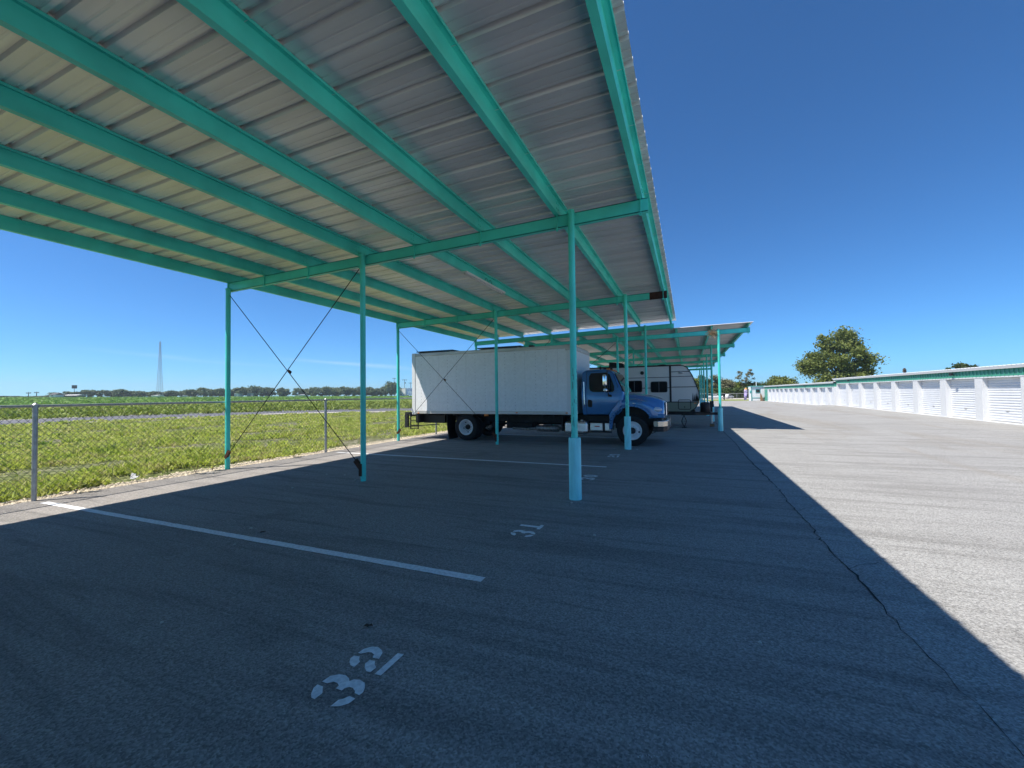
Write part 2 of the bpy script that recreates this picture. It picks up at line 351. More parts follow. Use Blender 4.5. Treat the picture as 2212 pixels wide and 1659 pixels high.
# cracks, lines, numbers
mb = MB(); y = -6.; pts = []
while y < 47:
    pts.append((1.345 + .02 * math.sin(y * .9) + random.gauss(0, .012), y, (.002 + .0045 * random.random()) * (.5 if y < 4 else 1.5 if y < 9 else 2.4))); y += random.uniform(.04, .16)
for (a, b, c), (d, e, f) in zip(pts[:-1], pts[1:]): mb.add([(a - c, b, .004), (a + c, b, .004), (d + f, e, .004), (d - f, e, .004)], [(0, 1, 2, 3)])
for k in range(9):
    y0 = random.uniform(2.6, 16); x0 = 1.34; dr = random.choice((-1, 1)); px, py = x0, y0
    for j in range(6):
        qx, qy = px + dr * random.uniform(.02, .06), py + random.uniform(.02, .1); mb.add([(px, py - .004, .005), (qx, qy - .003, .005), (qx, qy + .003, .005), (px, py + .004, .005)], [(0, 1, 2, 3)]); px, py = qx, qy
tag(mb.build('pavement_crack', 'crack'), 'long jagged crack between the dark bays and the pale driveway', kind='structure')
for y0 in (-9.05, -2.8, 3.40, 9.55, 15.95, 22.9, 29.2):
    mb = MB(); n = 80; xe = -1.72; x0 = -9.62
    for i in range(n):
        a = x0 + (xe - x0) * i / n; b = x0 + (xe - x0) * (i + 1) / n
        w0 = .052 + random.uniform(-.003, .003); mb.add([(a, y0 - w0, .004), (b, y0 - w0, .004), (b, y0 + w0, .004), (a, y0 + w0, .004)], [(0, 1, 2, 3)])
    tag(mb.build('parking_line', 'line'), 'white painted line between two parking bays', kind='structure')

def arc(cx, cy, rx, ry, a0, a1, t, n=10):            # stencil stroke
    o = [(cx + rx * math.cos(R(a0 + (a1 - a0) * i / n)), cy + ry * math.sin(R(a0 + (a1 - a0) * i / n))) for i in range(n + 1)]
    q = [(cx + (rx - t) * math.cos(R(a0 + (a1 - a0) * i / n)), cy + (ry - t) * math.sin(R(a0 + (a1 - a0) * i / n))) for i in range(n + 1)]
    return [(o[i], o[i + 1], q[i + 1], q[i]) for i in range(n)]
GL = {}                                               # glyphs in a box 0..0.64 x 0..1
GL['3'] = [[(.29, 1), (.29, .85), (.17, .71), (.02, .72), (.03, .81), (.1, .91), (.2, .98)], [(.37, .98), (.53, .96), (.62, .82), (.64, .68), (.6, .55), (.55, .48), (.61, .43), (.64, .31), (.61, .16), (.51, .05), (.42, 0), (.35, .01), (.36, .14), (.4, .17), (.44, .27), (.44, .35), (.39, .41), (.33, .42), (.33, .57), (.4, .58), (.44, .66), (.44, .76), (.37, .84)], [(.28, .17), (.27, .01), (.15, .04), (.05, .14), (0, .3), (.15, .29), (.2, .22)]]
GL['2'] = [[(.27, 1), (.29, .86), (.21, .79), (.17, .72), (.02, .71), (.03, .82), (.1, .93), (.19, 1)], [(.36, .99), (.5, .97), (.61, .86), (.64, .71), (.59, .56), (.53, .48), (.36, .41), (.35, .57), (.43, .61), (.46, .71), (.45, .79), (.36, .9)], [(.27, .57), (.29, .44), (.21, .37), (.15, .27), (.01, .28), (.01, .38), (.07, .49), (.16, .57)], [(.63, .16), (.63, 0), (.01, .01), (0, .16)]]
GL['1'] = [[(.24, 0), (.43, 0), (.43, 1), (.24, 1)], [(.08, .02), (.235, .02), (.235, .17), (.08, .17)], [(.435, .02), (.60, .02), (.60, .17), (.435, .17)]]
GL['0'] = arc(.32, .5, .32, .5, 82, -82, .19) + arc(.32, .5, .32, .5, 98, 262, .19)
GL['9'] = arc(.32, .68, .32, .32, 82, 2, .19, 7) + arc(.32, .68, .32, .32, 98, 258, .19) + [[(.64, .33), (.45, .33), (.45, .685), (.64, .685)]] + arc(.32, .325, .32, .32, 0, -80, .19, 7) + arc(.32, .325, .32, .32, -100, -168, .19, 6)
def number(txt, yc, x0, Hh=.291, wy=.223):
    mb = MB(); tot = len(txt) * wy + (len(txt) - 1) * .071; y = yc - tot / 2
    for ch in txt:
        for q in GL[ch]:
            mb.add([(x0 - v * Hh + random.uniform(-.001, .001), y + u / .64 * wy, .0045) for u, v in q], [tuple(range(len(q)))])
        y += wy + .071
    o = mb.build('bay_number', 'line'); tag(o, 'white stencilled %s painted on the asphalt' % txt, kind='structure')
number('32', 1.986, -1.703); number('31', 4.83, -1.695, .291, .215); number('30', 8.255, -1.685); number('29', 11.33, -1.695)

# pale scuffs scraped into the bays
m_ = MB()
for (x, y, x1, y1, wd) in ((-3.678, 1.67, -3.426, 1.674, .006), (-3.937, 1.941, -3.919, 2.02, .005), (-4.477, 2.001, -4.466, 2.039, .007), (-3.326, 2.263, -3.25, 2.267, .007), (-3.811, 5.031, -3.623, 5.2, .02), (-3.337, 4.456, -3.33, 4.60, .02), (.478, 6.466, .623, 6.391, .02), (-.246, 2.014, -.15, 2.05, .012), (-4.9, 4.0, -4.6, 4.06, .012), (-6.2, 5.0, -5.9, 4.92, .012)):
    rs = random.Random(int(x * 100)); n_ = 26
    for k in range(n_):
        if rs.random() < .35: continue
        t0, t1 = k / n_, (k + rs.uniform(.5, 1)) / n_; off = rs.uniform(-wd, wd) * .5; w1 = wd * rs.uniform(.1, .45); dx, dy = x1 - x, y1 - y; Ld = math.hypot(dx, dy); px, py = -dy / Ld, dx / Ld
        m_.add([(x + dx * t0 + px * (off - w1), y + dy * t0 + py * (off - w1), .0042), (x + dx * t1 + px * (off - w1), y + dy * t1 + py * (off - w1), .0042), (x + dx * t1 + px * (off + w1), y + dy * t1 + py * (off + w1), .0042), (x + dx * t0 + px * (off + w1), y + dy * t0 + py * (off + w1), .0042)], [(0, 1, 2, 3)])
MT['scrape'] = mat('pale_scrape', (.55, .53, .50), .9, var=.2, scale=40)
tag(m_.build('surface_scrape', 'scrape'), 'thin pale scrapes on the dark asphalt', kind='structure')

# limestone strip, stones
def stones(N, x0, x1, y0, y1, s0, s1, name, m, label):
    base = np.array([(1, 0, 0), (-1, 0, 0), (0, 1, 0), (0, -1, 0), (0, 0, 1), (0, 0, -.6)]); F0 = np.array([(0, 2, 4), (2, 1, 4), (1, 3, 4), (3, 0, 4), (2, 0, 5), (1, 2, 5), (3, 1, 5), (0, 3, 5)])
    y = rng.uniform(y0, y1, N); e = .05 * np.sin(y * 1.7) + .03 * np.sin(y * 4.1)
    x = x0 + e + (x1 - x0 - e) * rng.uniform(0, 1, N) ** .8; s = rng.uniform(s0, s1, N)
    V = base[None] * s[:, None, None] * rng.uniform(.6, 1.3, (N, 1, 3)) * rng.uniform(.85, 1.15, (N, 6, 3))
    a = rng.uniform(0, 6.28, N); c, si = np.cos(a)[:, None], np.sin(a)[:, None]
    X = V[:, :, 0] * c - V[:, :, 1] * si + x[:, None]; Y = V[:, :, 0] * si + V[:, :, 1] * c + y[:, None]; Z = V[:, :, 2] * .6 + .0
    V = np.stack([X, Y, Z], 2).reshape(-1, 3); F = (F0[None] + 6 * np.arange(N)[:, None, None]).reshape(-1, 3)
    o = nmesh(name, V, F, m); tag(o, label, 'gravel', kind='stuff')
mb = MB(); mb.add([(-10.42, -20, -.012), (XL, -20, -.012), (XL, 60, -.012), (-10.42, 60, -.012)], [(0, 1, 2, 3)])
MT['limebed'] = mat('limestone_bed', (.50, .43, .33), .95, var=.3, scale=9, bump=.6, bscale=25)
tag(mb.build('verge', 'limebed'), 'narrow pale gravel verge along the chain link fence', kind='structure')
stones(11000, -10.5, -9.98, -2, 45, .012, .036, 'gravel', 'stone', 'pale limestone gravel along the foot of the fence')

# weeds
def weeds(N, th0, th1, d0, d1, hh, name, m, label, xmax=-10.42, wmul=1., clip=None, patch=True):
    d = np.exp(rng.uniform(np.log(d0), np.log(d1), N)); th = np.radians(rng.uniform(th0, th1, N))
    x = -d * np.sin(th); y = d * np.cos(th); k = (x < xmax + .12 * np.sin(y * 2.3)); x, y, d = x[k], y[k], d[k]
    if patch:
        q = np.sin(x * .9 + 1.3 * np.sin(y * .35)) * np.sin(y * .55 + 1.1 * np.sin(x * .5)) + .45 * np.sin(x * 2.9 + y * 1.7) * np.sin(y * 3.1 - x)
        band = np.exp(-((x + 13.2) / 1.1) ** 2)
        keep = rng.uniform(0, 1, len(x)) < np.clip(.95 - .95 * (q > .30) - .88 * band * (q > -.45), .02, 1); x, y, d = x[keep], y[keep], d[keep]
        if clip: kk = clip(x, y); x, y, d = x[kk], y[kk], d[kk]
    n = len(x); hs_ = hh * (.5 + rng.uniform(0, 1, n) ** 2 * 1.2) * (1 + .35 * np.sin(x * 1.3 + y * .7)); w_ = (.006 + .0009 * d) * wmul * rng.uniform(.6, 1.5, n)
    V = []; K = 4
    for j in range(K):
        a = rng.uniform(0, 6.28, n); lean = rng.uniform(.2, 1.0, n) * hs_; bx = x + rng.normal(0, .05, n) * (.5 + d * .04); by = y + rng.normal(0, .05, n) * (.5 + d * .04)
        z0 = -.03 * np.ones(n); dx, dy = np.cos(a), np.sin(a)
        p0 = np.stack([bx - dy * w_ * .4, by + dx * w_ * .4, z0 + hs_ * rng.uniform(0, .3, n)], 1); p1 = np.stack([bx + dy * w_ * .4, by - dx * w_ * .4, z0 + hs_ * rng.uniform(0, .3, n)], 1)
        mz = z0 + hs_ * rng.uniform(.45, .8, n)
        p2 = np.stack([bx + dx * lean * .5 + dy * w_, by + dy * lean * .5 - dx * w_, mz], 1); p3 = np.stack([bx + dx * lean, by + dy * lean, z0 + hs_ * rng.uniform(.7, 1.1, n)], 1)
        p4 = np.stack([bx + dx * lean * .5 - dy * w_, by + dy * lean * .5 + dx * w_, mz], 1)
        V.append(np.stack([p0, p1, p2, p3, p4], 1))
    V = np.concatenate(V); F = np.arange(len(V) * 5).reshape(-1, 5)
    tag(nmesh(name, V.reshape(-1, 3), F, m), label, 'weeds', kind='stuff')
weeds(66000, 14, 80, 10.4, 46, .125, 'weeds', 'weed', 'bright green weeds covering the field behind the fence', clip=lambda x, y: (x > -42) )
weeds(9000, 15, 80, 56, 130, .3, 'tall_grass', 'weedfar', 'yellow green grass beyond the far road', wmul=1.6, patch=False)
weeds(16000, 25, 80, 170, 385, .32, 'crop', 'weedfar', 'green crop field in front of the distant trees', wmul=2.4, patch=False)
def fixz(name):
    me = bpy.data.objects[name].data; n = len(me.vertices); a = np.empty(n * 3, np.float32); me.vertices.foreach_get('co', a); a = a.reshape(-1, 3)
    for i in range(n): a[i, 2] += terrain_z(a[i, 0], a[i, 1]) + .03
    me.vertices.foreach_set('co', a.ravel()); me.update()
fixz('crop'); fixz('tall_grass')
MT['cropl'] = leafmat('crop_leaves', (.17, .30, .05), (.13, .24, .04), None, .05, .25, 1.); bpy.data.objects['crop'].data.materials[0] = MT['cropl']

# ------------------------------------------------------------------ canopies
def canopy(name, label, xp, frames, xposts, xe0, xe1, ysh0, ysh1, rt_fn, sleeves, brown=None, braced=None, brace_in=(0, 1)):
    """xp purlin x, rt_fn(x) rafter top height"""
    ox, oy = xposts[0], frames[0]; L = (ox, oy, 0); root = thing(name, L, label, 'canopy')
    RD, PD = .20, .20
    for y in frames:                                   # rafters: channel with flanges
        a, b = xe0[0], xe1[0]; za, zb = rt_fn(a), rt_fn(b); xm = b if not (brown and abs(brown[0] - y) < .1) else brown[1]; zm = rt_fn(xm)
        def ch(x0, z0, x1, z1):
            m_ = MB()
            for (yy0, yy1, t, h) in ((y + .02, y + .032, 0, RD), (y - .05, y + .032, 0, .012), (y - .05, y + .032, RD - .012, .012), (y - .05, y - .042, 0, RD)):
                m_.prism([(x0, z0 - RD + t), (x1, z1 - RD + t), (x1, z1 - RD + t + h), (x0, z0 - RD + t + h)], lambda x, z, q=yy0: (x, q, z), lambda x, z, q=yy1: (x, q, z))
            return m_
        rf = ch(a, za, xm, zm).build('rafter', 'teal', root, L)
        if xm != b: tag(ch(xm + .002, zm, b, zb).build('rafter_end', 'brownp', rf, L), 'unpainted brown end piece of the rafter')
        for x in xp:                                   # purlin clips on the rafter
            z = rt_fn(x); c = MB(); c.box(x - .035, x - .02, y - .075, y - .053, z - RD - .03, z + .02); c.box(x - .06, x + .02, y - .085, y - .053, z - RD - .035, z - RD - .02); c.box(x - .045, x - .015, y - .07, y - .055, z - RD - .06, z - RD - .035)
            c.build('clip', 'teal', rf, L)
    y0, y1 = frames[0] - .12, frames[-1] + .08
    if name == 'carport': y0 = ysh0 + .25
    for x in xp:                                       # Z purlins
        z = rt_fn(x) + .003; c = MB(); c.box(x - .004, x + .004, y0, y1, z, z + PD); c.box(x - .072, x - .0045, y0, y1, z, z + .008); c.box(x + .0045, x + .075, y0, y1, z + PD - .008, z + PD); c.box(x + .067, x + .075, y0, y1, z + PD - .03, z + PD - .0085)
        for y in frames:
            for dz in (.06, .14):
                for dy in (-.2, -.12): c.tube((x + .004, y + dy, z + dz), (x + .018, y + dy, z + dz), .014, 6)
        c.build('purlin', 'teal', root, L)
    # corrugated sheet: profile along y, extruded along x
    pitch = .305; prof = []; y = ysh0; k = 0
    while y < ysh1:
        lap = .014 if k % 3 == 0 else 0
        prof += [(y, -lap), (y + .012, 0 if not lap else 0), (y + .085, .0), (y + .092, .0065), (y + .104, .0065), (y + .111, .0), (y + .178, .0), (y + .185, .0065), (y + .197, .0065), (y + .204, .0), (y + .236, 0.), (y + .250, .036), (y + .284, .036), (y + .2985, .0)]
        y += pitch; k += 1
    xs_ = [xe0[1], (xe0[1] + xe1[1]) / 2, xe1[1]]; V = [(x, yy, rt_fn(x) + PD + .006 + h) for x in xs_ for yy, h in prof]; n = len(prof); m_ = MB()
    m_.add(V, [(j * n + i, j * n + i + 1, (j + 1) * n + i + 1, (j + 1) * n + i) for j in range(2) for i in range(n - 1)]); sh = m_.build('roof_sheet', 'sheet', root, L, solid=.0015)
    c = MB(); yy = ysh0 + .27
    while yy < ysh1:                                   # screw heads along the right edge and pale blocks above the purlins, coloured as light leaking in
        for x in xp: c.box(x + .02, x + .06, yy - .02, yy + .02, rt_fn(x) + PD - .002 + .0065, rt_fn(x) + PD + .03)
        yy += pitch
    c.build('light_leak', 'off_white', sh, L); sh.children[0]['kind'] = 'stuff'
    zt = lambda x: rt_fn(x)
    for y in frames:
        for i, x in enumerate(xposts):
            r = .052; py = y - .105; c = MB(); c.tube((x, py, 0), (x, py, zt(x) + (.02 if i else -.15)), r, 20); c.tube((x, py, zt(x) - .03 if i else zt(x) - .18), (x, py, zt(x) - .015 if i else zt(x) - .165), r + .012, 20)
            for dz in (.05, .17): c.obox((x - .09, py + .05, zt(x) - dz), (x + .09, py + .05, zt(x) - dz), .012, .012)
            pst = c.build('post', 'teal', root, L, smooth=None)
            if i == len(xposts) - 1 and sleeves and y > 6 and y < 14:
                c = MB(); rs = random.Random(int(y * 10))
                for k in range(26):
                    an = rs.uniform(-1.9, .1); zz = rs.uniform(1.05, 2.0); hh_ = rs.uniform(.02, .13); rr = .0525; q = (x + rr * math.cos(an), py + rr * math.sin(an)); ww = rs.uniform(.001, .004)
                    tx, ty = -math.sin(an) * ww, math.cos(an) * ww; c.add([(q[0] - tx, q[1] - ty, zz), (q[0] + tx, q[1] + ty, zz), (q[0] + tx * .5, q[1] + ty * .5, zz + hh_), (q[0] - tx, q[1] - ty, zz + hh_)], [(0, 1, 2, 3)])
                c.build('scuff', 'scuffm', pst, L); pst.children[-1]['kind'] = 'stuff'
            if i == len(xposts) - 1 and sleeves:
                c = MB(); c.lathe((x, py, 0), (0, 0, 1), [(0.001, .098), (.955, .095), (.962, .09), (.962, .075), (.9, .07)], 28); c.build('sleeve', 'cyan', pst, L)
    for y in (braced or []):                           # crossed tension cables between the two rear posts
        a, b = xposts[brace_in[0]], xposts[brace_in[1]]; py = y - .105
        pA, pB, pC, pD = (a + .06, py, zt(a) - .32), (b - .04, py - .02, .27), (a + .03, py - .02, .33), (b - .08, py, zt(b) - .27)
        br = MB().tube(pA, pB, .008, 8).build('brace_cable', 'cable', root, L)
        c = MB(); c.obox((pB[0] - .13, py - .03, .40), (pB[0] + .02, py - .03, .24), .05, .09); c.box(b - .06, b + .01, py - .065, py - .052, .10, .34); c.build('anchor', 'rust', br, L)
        br = MB().tube(pC, pD, .008, 8).build('brace_cable', 'cable', root, L)
        c = MB(); c.obox((a + .1, py - .03, .42), (a - .02, py - .03, .26), .045, .08); c.build('anchor', 'rust', br, L)
        c = MB(); mx_ = (pA[0] + pB[0]) / 2; mz = (pA[2] + pB[2]) / 2; mz += .05; c.obox((mx_ - .035, py - .01, mz + .01), (mx_ + .035, py - .01, mz - .03), .03, .055); c.build('cable_clamp', 'rust', root, L)
    return root
RT1 = lambda x: 4.357 + (x + 9.93) * .0232
XP1 = [-9.93, -8.70, -7.36, -5.96, -4.66, -3.27, -1.875, -.575]
F1 = [-12.14, -5.89, .36, 6.61, 12.86, 19.11]
canopy('carport', 'long teal steel carport with corrugated metal roof over the empty numbered bays', XP1, F1, [-9.88, -5.88, -1.66], (-10.0, -10.5), (-.50, -.415), -14.2, 19.45, RT1, True, brown=(12.86, -.98), braced=[6.61, 12.86, 19.11])
RT2 = lambda x: 4.17 + (x + 7.6) * .0145
XP2 = [-7.60, -6.2, -4.78, -3.20, -1.9, -.46, .97, 2.38]
F2 = [19.96 + 6.28 * k for k in range(6)]
canopy('carport', 'second teal carport farther down the row, sheltering the travel trailer', XP2, F2, [-7.5, -2.98, 1.24], (-7.65, -8.2), (2.43, 2.54), 19.72, F2[-1] + .4, RT2, True, braced=[F2[0], F2[1], F2[2]])
# third small frame behind the second row
def striplight(loc, lab):
    t = thing('strip_light', loc, lab, 'light', 'strip lights under the carport roofs')
    m = MB(); m.box(-.065, .065, -1.10, 1.10, 0, .05); m.build('housing', 'white', t, bevel=.008)
    m = MB(); m.lathe((0, -1.1, -.012), (0, 1, 0), [(0, .001), (0, .022), (2.15, .022), (2.15, .001)], 12); m.build('tube', 'off_white', t)
    m = MB(); pts = [(.02, -.1 + .02 * i, .06 + .10 * math.sin(i * math.pi / 10)) for i in range(11)] + [(.02, .12 + .02 * i, .06 + .10 * math.sin(i * math.pi / 10)) for i in range(11)]; m.path(pts, .005, 6); m.build('cable', 'cable', t)
striplight((-4.64, 9.49, 4.425), 'long white strip light under the near roof above the box truck')
striplight((-2.03, 25.4, 4.27), 'white strip light under the second carport, nearer of its two')
striplight((-1.95, 39.6, 4.27), 'white strip light under the second carport, farther of its two')
m = MB()
for i in range(160):
    a = random.uniform(0, 6.28); c = Vector((random.gauss(0, .07), random.gauss(0, .05), random.gauss(0, .05))); d = Vector((math.cos(a) * .11, math.sin(a) * .08, random.gauss(0, .05)))
    m.obox(c - d, c + d, .006, .006)
for i in range(9):
    x = random.uniform(-.08, .1); m.obox((x, -.06, -.05), (x + random.uniform(-.05, .12), -.07, -random.uniform(.15, .32)), .006, .006)
o = m.build('bird_nest', 'straw'); o.location = (1.03, 19.83, 4.15); tag(o, 'shaggy straw bird nest stuck beside the right post of the second carport', 'nest')

# ------------------------------------------------------------------ chain link fence
def chainlink(name, L, p0, p1, hgt, posts, label, pitch=.10, wr=.0029, top_r=.024, post_r=.034):
    root = thing(name, L, label, 'fence'); p0 = Vector(p0); p1 = Vector(p1); d = p1 - p0; Ln = d.length; d.normalize(); nn = Vector((-d.y, d.x, 0))
    N = int(Ln / pitch); V = []; z0, z1 = .03, hgt - .02; Hh = z1 - z0; k = Hh / pitch
    def seg(a, za, b, zb, off):
        A = p0 + d * a + nn * off; B = p0 + d * b + nn * off; A.z = za; B.z = zb; ax = (B - A).normalized(); s_ = nn * wr; t_ = ax.cross(nn) * wr
        for P in (A, B):
            V.extend([P + s_, P - s_ * .5 + t_ * .87, P - s_ * .5 - t_ * .87])
    for i in range(-int(k) - 1, N):
        a = i * pitch; b = a + Hh * .95
        for (s0, s1, off) in ((a, b, wr), (b, a, -wr)):
            u0, u1, w0, w1 = s0, s1, z0, z1
            # clip to 0..Ln
            if max(u0, u1) < 0 or min(u0, u1) > Ln: continue
            def cl(u): return min(Ln, max(0, u))
            f = lambda u: w0 + (w1 - w0) * (u - s0) / (s1 - s0)
            a_, b_ = cl(u0), cl(u1); seg(a_, f(a_), b_, f(b_), off)
    V = np.array([tuple(v) for v in V], np.float32) - np.array(L, np.float32); n = len(V) // 6; base = 6 * np.arange(n)[:, None, None]
    F = (np.array([(0, 1, 4, 3), (1, 2, 5, 4), (2, 0, 3, 5)])[None] + base).reshape(-1, 4)
    nmesh('wire_mesh', V, F, 'wire', root)
    MB().tube(p0 + Vector((0, 0, hgt)), p1 + Vector((0, 0, hgt)), top_r, 14).build('top_rail', 'galv', root, L)
    MB().tube(p0 + Vector((0, 0, .05)), p1 + Vector((0, 0, .05)), .003, 6).build('tension_wire', 'galv', root, L)
    for s_ in posts:
        q = p0 + d * s_; m = MB(); m.tube(q, q + Vector((0, 0, hgt - .01)), post_r, 16); m.tube(q + Vector((0, 0, hgt - .03)), q + Vector((0, 0, hgt + .02)), post_r + .012, 16); m.lathe((q.x, q.y, hgt + .02), (0, 0, 1), [(0, post_r + .01), (.02, post_r * .8), (.035, .004)], 14)
        for t in range(5): m.tube(q + Vector((0, 0, .2 + .28 * t)), q + Vector((0, 0, .206 + .28 * t)), post_r + .003, 14)
        m.build('fence_post', 'galv', root, L)
    return root
chainlink('chain_link_fence', (-9.93, 3.4, 0), (-9.96, -6, 0), (-9.96, 62, 0), 1.555, [-2.8 + 6, 9.4, 15.45, 21.4, 27.4, 33.5, 39.7, 46, 52.3, 58.6, 65], 'waist high galvanised chain link fence between the carport and the weedy field')
chainlink('chain_link_fence', (2, 112, 0), (-22, 113.6, 0), (24, 110.6, 0), 1.24, [2, 8, 14, 20, 26.5, 32.6, 38.8, 44.8], 'far chain link fence before the dark trees at the end of the driveway', pitch=.16, wr=.004, top_r=.035, post_r=.045)

# ------------------------------------------------------------------ box truck
TY = 13.45; TW = 2.5; L = (-6, 14.7, 0)
tr = thing('box_truck', L, 'blue cab box truck with long white cargo box parked under the near carport', 'truck')
m = MB(); m.side([(-9.62, 1.07), (-3.64, 1.07), (-3.64, 3.20), (-9.62, 3.20)], TY + .01, TY + TW - .01); bx = m.build('cargo_box', 'boxw', tr, L, bevel=.01)
m = MB()
rvx = [-9.35, -8.96, -8.57, -8.2, -7.81, -7.42, -7.05, -6.65, -6.25, -5.88, -5.5, -5.13, -4.75, -4.36, -3.97]
for i, x in enumerate(rvx):
    st = .045 if i % 3 == 2 else .12; z = 1.14
    while z < 3.12: m.lathe((x, TY + .012, z), (0, -1, 0), [(0, .013), (.004, .011), (.006, .001)], 6, False); z += st
x = -9.58
while x < -3.68: m.lathe((x, TY + .012, 1.105), (0, -1, 0), [(0, .008), (.004, .001)], 5, False); x += .05
for z in [1.2 + .05 * i for i in range(39)]: m.lathe((-3.69, TY + .012, z), (0, -1, 0), [(0, .008), (.004, .001)], 5, False)
o = m.build('rivet', 'rivetm', bx, L); o['kind'] = 'stuff'
m = MB()
for x in rvx[2::3]: m.box(x - .001, x + .03, TY + .0065, TY + .0098, 1.08, 3.17)
m.build('panel_joint', 'boxw', bx, L)
m = MB(); m.box(-9.62, -3.60, TY - .003, TY + .05, .965, 1.075); m.box(-9.62, -3.60, TY + TW - .05, TY + TW + .003, .965, 1.075); m.build('bottom_rail', 'alu', tr, L, bevel=.006)
m = MB(); m.box(-9.62, -3.60, TY - .003, TY + .05, 3.14, 3.262); m.box(-9.62, -3.6, TY + TW - .05, TY + TW + .003, 3.14, 3.262); m.build('top_rail', 'alu', tr, L, bevel=.008)
m = MB(); m.box(-9.62, -3.58, TY + .045, TY + TW - .045, 3.2, 3.268); m.build('roof', 'boxw', tr, L, bevel=.01)
m = MB(); m.box(-9.77, -9.622, TY - .006, TY + .11, .93, 3.262); m.box(-9.77, -9.622, TY + TW - .11, TY + TW + .006, .93, 3.262); m.box(-9.77, -9.622, TY + .11, TY + TW - .11, 3.12, 3.262); m.build('rear_frame', 'white', tr, L, bevel=.01)
# front corner posts and nose cap
for sgn, yb in ((1, TY), (-1, TY + TW)):
    m = MB()
    pr = [(-3.66, yb - sgn * .004), (-3.53, yb - sgn * .004), (-3.46, yb + sgn * .03), (-3.42, yb + sgn * .10), (-3.42, yb + sgn * .14), (-3.66, yb + sgn * .14)]
    m.prism(pr, lambda x, y: (x, y, .96), lambda x, y: (x, y, 3.10))
    m.build('corner_post', 'roofw', tr, L, bevel=.01)
m = MB(); m.box(-3.64, -3.43, TY + .14, TY + TW - .14, .97, 3.10); m.build('front_wall', 'roofw', tr, L)
m = MB(); pr = [(-3.70, TY - .01), (-3.54, TY - .01), (-3.45, TY + .03), (-3.405, TY + .12), (-3.405, TY + TW - .12), (-3.45, TY + TW - .03), (-3.54, TY + TW + .01), (-3.70, TY + TW + .01)]
m.prism(pr, lambda x, y: (x, y, 3.08), lambda x, y: (x - .0, y, 3.20)); m.prism([(a - (.05 if a > -3.6 else 0), b) for a, b in pr], lambda x, y: (x, y, 3.20), lambda x, y: (x - .03, y, 3.275)); m.build('nose_cap', 'alu', tr, L, bevel=.015)
for a, b in ((-9.60, -8.0), (-6.98, -5.30)):
    m = MB(); m.box(a, b, TY + .06, TY + 1.08, 3.305, 3.34); m.build('solar_panel', 'solar', tr, L, bevel=.004)
    m = MB()
    for x in (a + .1, b - .15): m.box(x, x + .04, TY + .1, TY + 1.0, 3.27, 3.303)
    m.build('panel_mount', 'alu', tr, L)
m = MB(); m.box(-5.02, -4.86, TY + .1, TY + .3, 3.27, 3.33); m.box(-8.0, -7.92, TY + .2, TY + .3, 3.27, 3.31); m.build('roof_fitting', 'black', tr, L, bevel=.01)
for x, z, s_ in ((-9.48, .985, .03), (-5.45, 1.02, .035), (-3.68, 1.02, .035), (-6.63, .925, .06)):
    m = MB(); m.box(x - s_, x + s_, TY - .02, TY + .01, z - .018, z + .018)
    if s_ > .05: m.box(x - .08, x + .08, TY + .01, TY + .05, z - .03, z + .04)
    m.build('marker_light', 'amber', tr, L, bevel=.006)
# chassis
m = MB(); 
for y in (14.22, 15.10): m.box(-9.5, -1.1, y, y + .09, .66, .93)
for x in [-9.3 + .8 * i for i in range(11)]: m.box(x, x + .07, 14.31, 15.10, .72, .88)
for x in [-9.5 + .38 * i for i in range(16)]: m.box(x, x + .05, TY + .03, TY + TW - .03, .905, .964)
m.build('chassis_frame', 'chass', tr, L)
m = MB(); m.box(-9.45, -8.5, 13.75, 13.95, .60, .90); m.box(-9.62, -9.45, TY + .02, TY + TW - .02, .62, .93); m.build('lift_housing', 'black', tr, L, bevel=.01)
m = MB(); m.box(-10.09, -9.80, TY - .02, TY + .10, .93, 1.02); m.box(-10.11, -9.98, TY - .01, TY + .09, .43, .93); m.box(-9.97, -9.8, TY + .1, TY + TW - .1, .86, .96)
for x in (-9.84, -9.50): m.obox((x, TY, .92), (x - .0, TY, .37), .03, .03)
for z in (.52, .40): m.obox((-9.84, TY, z), (-9.5, TY, z), .025, .025)
m.obox((-9.84, TY, .70), (-9.5, TY, .70), .02, .02); m.obox((-10.05, TY, .46), (-8.62, TY + .1, .575), .03, .03); m.build('rear_step', 'black', tr, L)
for y in (13.5, 15.2):
    m = MB(); pts = [(-8.28, .92), (-8.27, .6), (-8.24, .3), (-8.18, .03)]
    for (x, z), (x1, z1) in zip(pts[:-1], pts[1:]): m.prism([(x, z), (x + .03, z), (x1 + .03, z1), (x1, z1)], lambda a, b: (a, y, b), lambda a, b: (a, y + .62, b))
    m.build('mudflap', 'tyre', tr, L)
